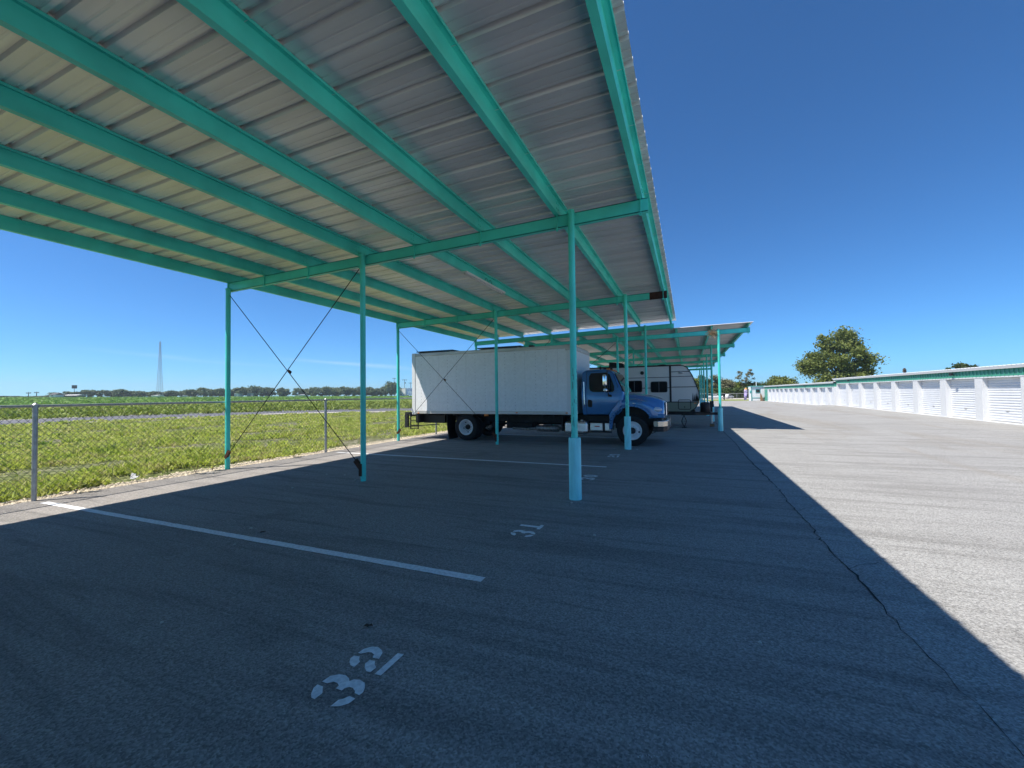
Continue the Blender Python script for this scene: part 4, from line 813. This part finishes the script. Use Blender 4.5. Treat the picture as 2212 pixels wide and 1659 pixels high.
# ------------------------------------------------------------------ storage buildings
def frame_from(A, B):
    d = Vector((B[0] - A[0], B[1] - A[1])); return math.atan2(d.y, d.x), d.length
def storage(name, label, A, B, u0, u1, pil, pw, hd, hf, ht, rise, lamps, depth=8., endwall=None):
    # local: x along the wall, -y local = inside... wall faces local +y (towards the driveway)
    rz, Ln = frame_from(A, B); t = thing(name, (*A, 0), label, 'building', rz=rz)
    zz = lambda u: rise * max(0, min(1, u / Ln))
    def bar(name, m_, y0, y1, h0, h1, a=u0, b=u1, **k):
        mb = MB(); seg = [a] + [v for v in (0.,) if a < v < b] + [b]
        for p, q in zip(seg[:-1], seg[1:]): mb.prism([(p, zz(p) + h0), (q, zz(q) + h0), (q, zz(q) + h1), (p, zz(p) + h1)], lambda x, z: (x, y0, z), lambda x, z: (x, y1, z))
        return mb.build(name, m_, t, **k)
    # y: 0 = front face of pillars, negative inside
    edges = []
    for c in pil:
        a, b = c - pw / 2, c + pw / 2; edges.append((a, b)); mb = MB(); z = zz(c); mb.box(a, b, -.35, 0, z - .3, z + hd); mb.build('pillar', 'stucco', t, bevel=.008)
    for (a, b), (c, d) in zip(edges[:-1], edges[1:]):
        z = zz((b + c) / 2); mb = MB(); nseg = 17; hs_ = [z + .07 + (hd - .07) * i / (nseg) for i in range(nseg + 1)]; V = []; F = []
        for i in range(nseg):
            h0, h1 = hs_[i], hs_[i + 1]; hm = (h1 - h0)
            for hh, yy in ((h0, -.245), (h0 + hm * .18, -.219), (h0 + hm * .62, -.219), (h0 + hm * .8, -.245)): V += [(b, yy, hh), (c, yy, hh)]
        V += [(b, -.245, hs_[-1]), (c, -.245, hs_[-1])]
        for i in range(len(V) // 2 - 1): F.append((2 * i, 2 * i + 1, 2 * i + 3, 2 * i + 2))
        mb.add(V, F); dr = mb.build('roll_up_door', 'door', t)
        mb = MB(); mb.box(b + .02, c - .02, -.25, -.20, z + .03, z + .075); mb.build('bottom_bar', 'alu', dr)
        mb = MB(); mb.box((b + c) / 2 - .1, (b + c) / 2 + .1, -.219, -.20, z + .55, z + .60); mb.build('latch', 'alu', dr)
    bar('wall', 'stucco', -.5, -.36, -.3, hd + .02); bar('kick_strip', 'stucco', -.34, .03, -.3, .03)
    bar('trim', 'white', -.34, .012, hd + .002, hd + .055)
    mb = MB(); u = u0                                   # ribbed teal fascia
    while u < u1:
        for a, b, y in ((u, u + .22, .0), (u + .22, u + .26, .028), (u + .26, u + .305, .0)):
            b = min(b, u1)
            if a < b: z0, z1 = zz(a), zz(b); mb.prism([(a, z0 + hd + .057), (b, z1 + hd + .057), (b, z1 + hf), (a, z0 + hf)], lambda x, z: (x, y, z), lambda x, z: (x, -.3, z))
        u += .305
    mb.build('fascia', 'fascia', t)
    mb = MB(); u = u0 - .1; V = []; pts = []
    while u < u1 + .1: pts += [(u, 0), (u + .22, 0), (u + .235, .035), (u + .265, .035), (u + .28, 0)]; u += .305
    for y, dz in ((.115, 0), (-depth, .25)):
        for a, h in pts: V.append((a, y, zz(a) + hf + .125 + h + dz))
    n_ = len(pts); mb.add(V, [(i, i + 1, n_ + i + 1, n_ + i) for i in range(n_ - 1)]); mb.build('roof', 'roofw', t, solid=.006)
    bar('eave_trim', 'eavem', .075, .11, hf - .012, hf + .118)
    if endwall: bar('end_wall', 'fascia', -.345, -.01, -.2, hd, endwall[0], endwall[1])
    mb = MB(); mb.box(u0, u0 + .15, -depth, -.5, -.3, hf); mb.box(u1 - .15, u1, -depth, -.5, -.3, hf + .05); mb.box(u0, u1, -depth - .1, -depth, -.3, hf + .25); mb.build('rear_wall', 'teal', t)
    for u in lamps:
        z = zz(u) + hd + .25; mb = MB(); mb.obox((u, .0, z - .02), (u, .14, z - .02), .04, .04); mb.obox((u - .12, .15, z + .02), (u + .12, .15, z + .02), .08, .14); mb.build('flood_lamp', 'black', t, bevel=.01)
    return t
storage('storage_building', 'white self storage building with large roll up doors, nearer and taller of the two', (13.62, 26.08), (13.9, 52.1), -14.0, 26.75, [-.43 + 3.33 * k for k in range(-4, 9)], .62, 2.17, 2.58, 2.76, .13, [5.0, 22.0, -8])
storage('storage_building', 'farther and lower white storage building with narrow roll up doors', (13.6, 54.2), (12.3, 81.2), -2.1, 29.8, [-2.1 + .3] + [.2 + 2.45 * k for k in range(12)], .62, 1.98, 2.40, 2.55, 0, [7.2, 20.2], depth=7, endwall=(27.5, 29.8))
# office kiosk
L = (10.3, 84.6, 0); k_ = thing('office_shed', L, 'small white shed with teal trim at the end of the driveway', 'shed')
m = MB(); m.box(10.34, 12.4, 84.64, 88.4, .03, 2.5)
for i in range(9): m.box(10.36, 12.38, 84.615, 84.64, .6 + .2 * i, .78 + .2 * i)
m.build('wall', 'white', k_, L)
m = MB(); m.box(10.28, 10.37, 84.58, 84.66, 0, 2.5); m.box(10.28, 12.44, 84.585, 84.635, .50, .585); m.box(10.2, 12.5, 84.4, 88.5, 2.5, 2.62); m.build('trim', 'gtrim', k_, L)
m = MB(); m.box(10.90, 11.64, 84.57, 84.635, 1.40, 2.08); wn = m.build('window', 'gtrim', k_, L); m = MB(); m.box(10.97, 11.57, 84.56, 84.569, 1.47, 2.0); m.build('pane', 'glass', wn, L)
m = MB(); m.box(11.72, 12.32, 84.55, 84.61, .06, 2.24); m.build('door', 'white', k_, L, bevel=.01)
m = MB(); m.box(10.02, 10.27, 85.0, 86.2, 0, 2.45); m.box(9.92, 10.02, 85.3, 85.9, 2.1, 2.4); m.build('side_cabinet', 'white', k_, L, bevel=.01)
m = MB(); m.lathe((10.15, 84.99, 1.6), (0, -1, 0), [(0, .12), (.01, .12), (.012, .001)], 16)
for i, v in enumerate(m.v): m.v[i] = (v[0], v[1], 1.6 + (v[2] - 1.6) * 2.4)
m.build('oval_window', 'gtrim', k_, L)
m = MB(); m.tube((11.1, 85, 2.62), (11.1, 85, 3.32), .06, 10); m.build('vent_pipe', 'white', k_, L)
m = MB(); m.side([(11.53, 0), (11.75, 0), (11.95, .1), (11.85, .75), (11.66, 1.3), (11.55, 1.28)], 84.1, 84.22); o = m.build('leaning_board', 'wood', None, (11.7, 84.15, 0)); o.location = (11.7, 84.15, 0); tag(o, 'brown weathered board leaning against the white shed', 'board')
def leafball(c, rad, n, s, flat=1., seedpts=None):
    c = np.asarray(c, float); r = np.minimum(np.abs(rng.normal(0, .55, n)) + .12, 1.3); v = rng.normal(0, 1, (n, 3)); v /= np.linalg.norm(v, axis=1)[:, None]
    return c + v * r[:, None] * rad * np.array([1, 1, flat])
def leaves_mesh(P, s, name, m_, parent):
    n = len(P); a = rng.normal(0, 1, (n, 3)); a /= np.linalg.norm(a, axis=1)[:, None]; b = rng.normal(0, 1, (n, 3)); b -= (a * b).sum(1)[:, None] * a; b /= np.linalg.norm(b, axis=1)[:, None]
    ss = (s * rng.uniform(.6, 1.4, n))[:, None]; V = np.stack([P - a * ss, P + b * ss * .6, P + a * ss, P - b * ss * .6], 1).reshape(-1, 3)
    return nmesh(name, V, np.arange(4 * n).reshape(-1, 4), m_, parent)
t = thing('potted_shrub', (12.13, 84.1, 0), 'small dark shrub beside the shed door', 'plant'); leaves_mesh(leafball((0, 0, .45), .25, 300, .05), .05, 'foliage', 'leafB', t); MB().tube((0, 0, 0), (0, 0, .22), .12, 10, .20).build('pot', 'bark', t)
# feather flag
t = thing('feather_flag', (9.65, 88, 0), 'purple, white and orange feather flag beside the white shed', 'flag')
m = MB(); m.path([(-.16, 0, 0), (-.17, 0, 1.5), (-.12, 0, 2.1), (.05, 0, 2.38), (.2, 0, 2.36)], .015, 6); m.build('pole', 'silver', t)
def ribbon(zs):
    m = MB(); V = []
    for z in zs:
        l_ = -.16 + .28 * max(0, (z - 1.75) / .65) ** 2; r_ = .40 - .12 * abs(z - 1.6) - .5 * max(0, z - 2.1); wv = .05 * math.sin(z * 6)
        V += [(l_, wv, z), ((l_ + r_) / 2, wv + .07 * math.sin(z * 4 + 1), z), (max(r_, l_ + .05), wv - .04, z)]
    m.add(V, [(3 * i + j, 3 * i + j + 1, 3 * i + j + 4, 3 * i + j + 3) for i in range(len(zs) - 1) for j in (0, 1)], True); return m
ribbon([.1 + .1 * i for i in range(20)]).build('banner', 'purple', t, solid=.004); ribbon([2.0 + .09 * i for i in range(5)]).build('banner_top', 'orange', t, solid=.004)
m = MB(); m.box(6.28, 6.7, 91.9, 92.2, .62, 1.28); m.box(6.40, 6.58, 91.95, 92.15, 0, .62); o = m.build('utility_pedestal', 'black', None, (6.5, 92, 0), bevel=.02); o.location = (6.5, 92, 0); tag(o, 'dark narrow utility pedestal standing on the grass strip past the driveway', 'pedestal')

# far vehicles
def vehicle(name, label, loc, rz, body_m, kind, s=1.):
    t = thing(name, loc, label, 'truck' if kind == 'pickup' else 'car', rz=rz); t.scale = (s, s, s); m = MB()
    if kind == 'pickup': P = [(-2.7, .45), (2.6, .45), (2.65, .8), (2.5, 1.05), (1.2, 1.15), (-2.7, 1.20)]; C = [(1.25, 1.15), (.65, 1.75), (-.7, 1.8), (-.95, 1.20)]
    else: P = [(-2.2, .35), (2.2, .35), (2.25, .7), (2.1, .85), (1.1, 1.0), (-2.1, 1.0), (-2.25, .75)]; C = [(1.15, .98), (.4, 1.45), (-1.0, 1.48), (-1.8, .98)]
    m.side(P, -.95, .95); m.build('body', body_m, t, bevel=.1, seg=3); m = MB(); m.side(C, -.85, .85); m.build('cabin', body_m, t, bevel=.08, seg=3)
    m = MB(); cx = sum(p[0] for p in C) / 4; cz = sum(p[1] for p in C) / 4; m.side([(cx + (x - cx) * .82, cz + (z - cz) * .7) for x, z in C], -.86, .86); m.build('windows', 'glass', t)
    for x in (P[0][0] + .95, P[1][0] - .9):
        for y in (-.93, .93):
            m = MB(); m.lathe((x, y - (.11 if y > 0 else -.11) * 1, .36), (0, 1 if y > 0 else -1, 0), [(0, .36), (.14, .36), (.15, .33), (.15, .22)], 20); wl = m.build('wheel', 'tyre', t); m = MB(); m.lathe((x, y - (.11 if y > 0 else -.11), .36), (0, 1 if y > 0 else -1, 0), [(.14, .22), (.12, .1), (.13, .001)], 16); m.build('rim', 'alu', wl)
    return t
vehicle('pickup_truck', 'white pickup truck parked behind the far chain link fence', (6.0, 114.2, -.02), 0, 'white', 'pickup', .62)
vehicle('parked_car', 'small white car partly hidden behind the far fence, right of the pickup', (8.9, 114.8, -.02), R(60), 'white', 'car', .72)

# ------------------------------------------------------------------ trees
def tree_parts(t, h, w_, n_cl, leaves, ls, leafm, trunk_h=.3, cl_r=.16, seed=1, lobes=None, dens=1.):
    random.seed(seed); tk = MB(); base_r = h * .022
    tk.tube((0, 0, 0), (0, 0, h * trunk_h), base_r, 8, base_r * .7)
    P = []; cl = []
    for i in range(n_cl):
        for _ in range(30):
            u = Vector((random.uniform(-1, 1), random.uniform(-1, 1), random.uniform(-1, 1)))
            if .25 < u.length < 1: break
        u = u * (1 if u.length > .6 else 1.35)
        c = Vector((u.x * w_ / 2 * .84, u.y * w_ / 2 * .84, h * (trunk_h + (1 - trunk_h) / 2) + u.z * h * (1 - trunk_h) / 2 * .86))
        if lobes: c = Vector(lobes[i % len(lobes)][:3]) + Vector((random.gauss(0, 1), random.gauss(0, 1), random.gauss(0, .8))) * lobes[i % len(lobes)][3]
        cl.append(c)
    for i, c in enumerate(cl):
        rr_ = (w_ * cl_r) * random.uniform(.55, 1.25); P.append(leafball(tuple(c), rr_, int(leaves / n_cl * random.uniform(.6, 1.4)), ls, .7))
        if i % 3 == 0:
            mid = Vector((c.x * .35, c.y * .35, h * trunk_h + (c.z - h * trunk_h) * .45)); tk.tube((0, 0, h * trunk_h * random.uniform(.7, 1)), mid, base_r * .45, 6, base_r * .3); tk.tube(mid, c, base_r * .3, 6, base_r * .08)
    tk.build('trunk', 'bark', t); leaves_mesh(np.concatenate(P), ls, 'crown', leafm, t); random.seed(seed + 999)
def tree(label, loc, h, w_, n_cl, leaves, ls, leafm, group=None, rz=0, **k):
    t = thing('tree', loc, label, 'tree', group, rz=rz); tree_parts(t, h, w_, n_cl, leaves, ls, leafm, **k); return t
tree('big spreading oak rising above the storage building roofs', (29.2, 106, -.03), 14.9, 13.5, 95, 34000, .23, 'leafA', trunk_h=.16, cl_r=.12, seed=3,
     lobes=[(-1, 0, 12.0, 1.0), (1.2, 0, 11.6, 1.0), (-2.6, 0, 9.8, 1.1), (2.3, 0, 9.9, 1.0), (0, -1, 9.5, 1.3), (3.1, 0, 7.8, .85), (2.0, 1, 6.2, 1.1), (-.5, 0, 6.5, 1.4), (-3.2, 0, 6.2, 1.1), (3.3, 0, 4.9, .85), (-5.5, 0, 7.4, .5), (-6.0, 0, 6.0, .55), (1.2, 0, 4.2, 1.4), (-2.2, 0, 3.8, 1.2), (2.6, 1, 3.4, 1.0), (0.4, 0, 13.0, .6), (-4.4, 0, 8.6, .6)])
tree('mid-sized green tree behind the middle of the farther storage building', (19.8, 113.2, -.03), 5.9, 5.6, 22, 5200, .2, 'leafA', trunk_h=.12, cl_r=.16, seed=5)
tree('low dark tree between the white shed roof and the mid-sized tree', (16.6, 114, -.03), 4.2, 3.4, 12, 2200, .2, 'leafB', trunk_h=.1, cl_r=.2, seed=6)
tree('round tree top showing above the near storage building roof', (49.6, 109.5, -.03), 7.1, 5.6, 16, 3600, .2, 'leafB', trunk_h=.35, cl_r=.15, seed=8)
tree('small tree tip beside the utility pole above the near storage roof', (40.3, 113, -.03), 5.3, 2.6, 8, 900, .18, 'leafB', trunk_h=.35, cl_r=.2, seed=9)
RTR = [(1.2, 128, 6.9, 3.6, 'leafE', 'yellow green tree seen just right of the trailer nose'), (3.4, 130, 6.8, 3.4, 'leafB', 'dark tree behind the far carport posts'), (5.5, 129, 5.9, 2.6, 'leafB', 'low dark tree left of the tallest post at the far fence'),
       (7.0, 127, 7.3, 3.2, 'leafD', 'tall greyish tree behind the nearest sleeve post of the second carport'), (9.6, 127, 5.8, 3.6, 'leafD', 'greyish leafy tree behind the white pickup'), (11.6, 128, 4.9, 4.0, 'leafE', 'yellow green rounded tree behind the far fence'),
       (14.9, 127, 4.6, 4.2, 'leafB', 'dark rounded tree behind the feather flag'), (-2.5, 128, 6.6, 4.2, 'leafB', 'dark tree partly hidden behind the trailer nose'), (18.0, 132, 4.4, 4.0, 'leafB', 'dim low tree right behind the shed vent pipe'),
       (12.9, 131, 5.0, 4.0, 'leafB', 'dark tree directly below the sparse pale tree'), (4.4, 132, 5.6, 3.6, 'leafE', 'yellow green tree between the far carport posts'), (8.4, 131, 5.4, 3.4, 'leafB', 'dark tree filling the gap above the white pickup')]
for i, (x, y, h, w_, lm, lab) in enumerate(RTR): tree(lab, (x, y, -.03), h, w_ * 1.12, 30, 7000, .16, lm, trunk_h=.05, cl_r=.21, seed=20 + i, group='trees behind the far fence')
tree('sparse pale tree reaching up and right above the far fence trees', (13.6, 126, -.03), 7.6, 3.6, 34, 2600, .12, 'leafD', trunk_h=.3, cl_r=.13, seed=41, lobes=[(-1.2, 0, 5.4, .35), (-.6, 0, 6.2, .4), (.2, 0, 5.0, .4), (.6, 0, 6.0, .3), (1.1, 0, 6.7, .25), (1.6, 0, 7.2, .2), (.9, 0, 4.8, .5), (2.0, 0, 6.2, .20), (-.9, 0, 6.8, .25)])
for i, (x, w_, h) in enumerate([(22.6, 4.0, 3.6), (25.4, 4.2, 3.7)]): tree('low tree in the dim row between the mid-sized tree and the big oak, %s' % ('left' if i == 0 else 'right'), (x, 113, -.03), h, w_, 12, 1800, .18, 'leafB', trunk_h=.08, cl_r=.19, seed=60 + i)
# bushes under them
m_ = thing('hedge', (8, 124, 0), 'dark unbroken undergrowth below the trees behind the far fence', 'hedge'); P = np.stack([rng.uniform(-14, 26, 16000) - 8, rng.normal(0, .8, 16000), rng.uniform(0, 2.6, 16000)], 1); leaves_mesh(P, .22, 'foliage', 'leafB', m_)

# far treeline
protos = []
for i, (h, w_) in enumerate(((9.5, 11), (8.5, 12), (9, 9.5), (7.5, 10))):
    t = thing('tree', (0, 0, 0), 'x', 'tree', 'far treeline across the crop field'); tree_parts(t, h, w_, 22, 3000, .6, 'leafC', trunk_h=.08, cl_r=.17, seed=70 + i); protos.append((t, h, w_))
index_kids()
TT = [(-382.9, 115.7, 3.35), (-381.1, 121.6, 3.9), (-377.8, 131.5, 4.0), (-375.2, 138.8, 6.6), (-373.1, 144.3, 7.2), (-370.4, 151.1, 8.3), (-367.6, 157.8, 8.1), (-364.1, 165.6, 8.6), (-360.3, 173.8, 7.4), (-356.1, 182.2, 7.2), (-350.8, 192.2, 7.6), (-347.1, 198.9, 8.4), (-342.4, 206.8, 9.7), (-339.7, 211.2, 8.3), (-336.4, 216.4, 9.1), (-333.7, 220.5, 8.3), (-329.1, 227.3, 10.2), (-323.4, 235.4, 10.7), (-317.9, 242.7, 9.9), (-304.6, 259.3, 9.3), (-295.9, 269.2, 9.5), (-288.1, 277.5, 10.2), (-279.6, 286, 10.4), (-274.5, 291, 9.1), (-269.6, 295.5, 9.5), (-262.3, 302, 9.7), (-256.3, 307.1, 8.6), (-249.3, 312.8, 13.8)]
# fill the gaps between measured tops
FT = []
for a, b in zip(TT[:-1], TT[1:]):
    FT.append(a); g = math.hypot(a[0] - b[0], a[1] - b[1])
    if g > 7.5:
        FT.append(((a[0] + b[0]) / 2 - 4, (a[1] + b[1]) / 2 + 3, (a[2] + b[2]) / 2 * .93))
FT.append(TT[-1])
for k in range(7):                                     # low scrub line running out to the left edge
    FT.insert(0, (-383.5 - k * .9, 110 - k * 9, 3.2 + .3 * (k % 3)))
ti = next(i for i, q in enumerate(FT) if abs(q[0] + 356.1) < .1)
words = ['first', 'second', 'third', 'fourth', 'fifth', 'sixth', 'seventh', 'eighth', 'ninth', 'tenth', 'eleventh', 'twelfth', 'thirteenth', 'fourteenth', 'fifteenth', 'sixteenth', 'seventeenth', 'eighteenth', 'nineteenth', 'twentieth', 'twenty-first', 'twenty-second', 'twenty-third', 'twenty-fourth', 'twenty-fifth', 'twenty-sixth', 'twenty-seventh', 'twenty-eighth', 'twenty-ninth', 'thirtieth', 'thirty-first', 'thirty-second', 'thirty-third', 'thirty-fourth']
used = set()
for i, (x, y, zt_) in enumerate(FT):
    pi = (i * 7 + i // 3) % 4; t, h, w_ = protos[pi]; gz_ = terrain_z(x, y); hh = max(1.4, zt_ - gz_)
    if abs(x + 249.3) < .1: lab = 'tallest far tree, behind the utility poles and white building'
    elif i == ti: lab = 'far tree standing at the foot of the lattice tower'
    else: k = i - ti; lab = '%s tree %s of the lattice tower in the far treeline' % (words[abs(k) - 1], 'right' if k > 0 else 'left')
    sc = hh / h * 1.08; wsc = max(1.0, min(1.3, sc * random.uniform(1.15, 1.4))); S = (wsc, wsc, sc)
    if pi not in used: o = t; used.add(pi); o.location = (x, y, gz_ - .2); o.rotation_euler = (0, 0, random.uniform(0, 6)); o.scale = S; o['label'] = lab
    else: copy_tree(t, (x, y, gz_ - .2), random.uniform(0, 6), lab, S)
copy_tree(protos[2][0], (-312.4, 249.8, 1.0), 2., 'dark pointed tree standing alone in front of the far treeline', (.7, .7, 1.02))

# lattice tower
bz = terrain_z(-354.8, 184.4); t = thing('lattice_tower', (-354.8, 184.4, bz), 'tall thin steel lattice radio tower beyond the far trees', 'tower')
m = MB(); Ht = 40.5; lv = 22
def cor(z, k):
    hw = 1.35 * (1 - z / Ht) ** 1.3 + .42 if z < Ht else .42; a = math.pi / 4 + math.pi / 2 * k; return Vector((hw * math.cos(a) * 1.2, hw * math.sin(a) * 1.2, z))
hs_ = [Ht * (1 - (1 - i / lv) ** 1.2) for i in range(lv + 1)]
for a, b in zip(hs_[:-1], hs_[1:]):
    for k in range(4):
        m.obox(cor(a, k), cor(b, k), .13, .13); m.obox(cor(a, k), cor(b, (k + 1) % 4), .05, .05); m.obox(cor(a, (k + 1) % 4), cor(b, k), .05, .05)
m.build('mast', 'steelf', t); MB().tube((0, 0, Ht), (0, 0, Ht + 1.5), .1, 6).build('antenna', 'steelf', t)
# poles
def upole(x, y, h, label, arm=3.0, tr=False, rz=.9):
    b = terrain_z(x, y); t = thing('utility_pole', (x, y, b), label, 'pole', rz=rz); h -= b
    MB().tube((0, 0, 0), (0, 0, h), .22, 8, .16).build('pole', 'pole', t); m = MB(); m.box(-arm / 2, arm / 2, -.1, .1, h - .9, h - .6)
    for x_ in (-arm / 2 + .1, -arm / 4, arm / 4, arm / 2 - .1): m.box(x_ - .08, x_ + .08, -.08, .08, h - .6, h - .2)
    m.build('crossarm', 'pole', t)
    if tr: m = MB(); m.tube((.5, 0, h - 4.2), (.5, 0, h - 2.6), .45, 10); m.build('transformer', 'galv', t)
upole(-247.7, 314, 18.3, 'bare utility pole left of the white building in the distance')
upole(-240.4, 319.7, 16.9, 'utility pole with wide crossarm and transformer before the white building', 4.5, True)
upole(-236.1, 322.9, 14, 'short utility pole right above the blue truck far away', 3.5)
upole(-268.1, 296.8, 11.8, 'utility pole tip rising from trees left of the second carport post', 2.6)
upole(-294, 271.3, 10.2, 'small utility pole in the treeline right of the crossed cables', 2.6)
for i, (px, zt_) in enumerate(((-384.6, 7.8), (-383.6, 7.4), (-379.6, 6.9), (-378.6, 7.1))): upole(px, (108.5, 112.5, 126.5, 129.7)[i], zt_, ('leftmost distant pole on the horizon', 'distant pole just right of the leftmost one', 'distant pole left of the pale pole pair gap', 'distant pole nearest the low houses')[i], 2.2)
upole(41.7, 112.5, 6.15, 'utility pole peeking above the near storage building roof', 1.4)
# sign, houses
t = thing('billboard', (-372.7, 145.1, 2.4), 'dark square billboard on a thin pole above the far trees', 'sign'); MB().box(-1.25, 1.25, -.2, .2, 6.7, 8.9).build('panel', 'roofd', t); MB().tube((0, 0, 0), (0, 0, 6.7), .18, 6).build('pole', 'galv', t); t.rotation_euler = (0, 0, R(70))
def house(x, y, w_, h, wallm, roofm, label, rz=R(55), roof_h=1.2, name='house', flat=False):
    b = terrain_z(x, y); t = thing(name, (x, y, b), label, 'house' if name == 'house' else 'building', rz=rz); MB().box(-w_ / 2, w_ / 2, 0, 6, -.5, h).build('wall', wallm, t)
    m = MB()
    if flat: m.box(-w_ / 2 - .1, w_ / 2 + .1, -.1, 6.1, h, h + .25)
    else: m.prism([(-.4, h), (6.4, h), (3, h + roof_h)], lambda a, b: (-w_ / 2 - .3, a, b), lambda a, b: (w_ / 2 + .3, a, b))
    m.build('roof', roofm, t)
    for k in range(max(1, int(w_ // 3))):
        x_ = -w_ / 2 + (k + .5) * w_ / max(1, int(w_ // 3)); m = MB(); m.box(x_ - .4, x_ + .4, -.05, 0, 1.0, min(h - .3, 2.0)); m.build('window', 'glass', t)
house(-364, 131.5, 3.2, 1.9, 'housew', 'roofd', 'pale low house at the left end of the far trees', R(28))
house(-362, 139.0, 8, 1.5, 'roofd', 'housew', 'long low shed with pale roof left of the first far trees', R(26), .5)
house(-322, 229.6, 5.2, 3.3, 'houseg', 'roofd', 'grey flat fronted house among the far trees', R(20), .3)
house(-327, 221.7, 3.0, 2.8, 'housew', 'roofw', 'small white house left of the grey house far away', R(20), .5)
house(-300, 257, 8, 1.6, 'housew', 'houseg', 'long low white house right of the crossed cables', R(18), .7)
house(-351, 179, 4, 1.4, 'housew', 'housew', 'low white shed left below the lattice tower', R(24), .4)
house(-243, 318, 9, 7.2, 'housew', 'roofw', 'plain white box building between the two distant utility poles', R(4), flat=True, name='warehouse')
t = vehicle('parked_car', 'white car parked right of the lattice tower by the far trees', (-340, 193, terrain_z(-340, 193) + .3), R(60), 'white', 'car', .8)
t = vehicle('parked_car', 'white car by the far trees, left of the first rear carport post', (-336, 200, terrain_z(-336, 200) + .3), R(60), 'white', 'car', .8)
t = thing('delivery_truck', (-233, 317, terrain_z(-233, 317)), 'distant blue wrapped truck beside the plain white building', 'truck', rz=R(6)); MB().box(-3.0, 2.4, 0, 2.6, .9, 7.4).build('cargo_box', 'tblue', t, bevel=.1); MB().box(2.4, 3.9, .2, 2.4, .9, 3.2).build('cab', 'white', t, bevel=.2)
for x in (-2, 3):
    m = MB(); m.lathe((x, -.05, .6), (0, 1, 0), [(0, .001), (0, .6), (.4, .6), (.4, .001)], 16); m.build('wheel', 'tyre', t)
t = thing('road_sign', (-320.5, 233.5, terrain_z(-320, 233)), 'yellow diamond warning sign by the far grey house', 'sign', rz=R(55)); m = MB(); m.prism([(0, 1.7), (.8, 2.5), (0, 3.3), (-.8, 2.5)], lambda a, b: (a, 0, b), lambda a, b: (a, .06, b)); m.build('panel', 'yellow', t); MB().tube((0, .1, 0), (0, .1, 2.4), .06, 6).build('pole', 'galv', t)
t = thing('road_sign', (-319, 235.2, terrain_z(-319, 235)), 'white rectangular road sign right of the yellow diamond', 'sign', rz=R(55)); MB().box(-.7, .7, 0, .06, 2.3, 4.1).build('panel', 'white', t); MB().tube((0, .1, 0), (0, .1, 2.4), .06, 6).build('pole', 'galv', t)

# air: thin haze over the whole place
hz_on = True
if hz_on:
    m = MB(); m.box(-2100, 2100, -2100, 2100, -1.1, 60); hm = bpy.data.materials.new('haze'); hm.use_nodes = True; n = hm.node_tree.nodes; n.remove(n['Principled BSDF'])
    pv = n.new('ShaderNodeVolumePrincipled'); pv.inputs['Density'].default_value = .00032; pv.inputs['Color'].default_value = (.84, .95, 1, 1); pv.inputs['Anisotropy'].default_value = .3
    hm.node_tree.links.new(pv.outputs[0], n['Material Output'].inputs['Volume']); o = m.build('haze', hm); tag(o, 'thin pale summer haze over the fields', kind='stuff')
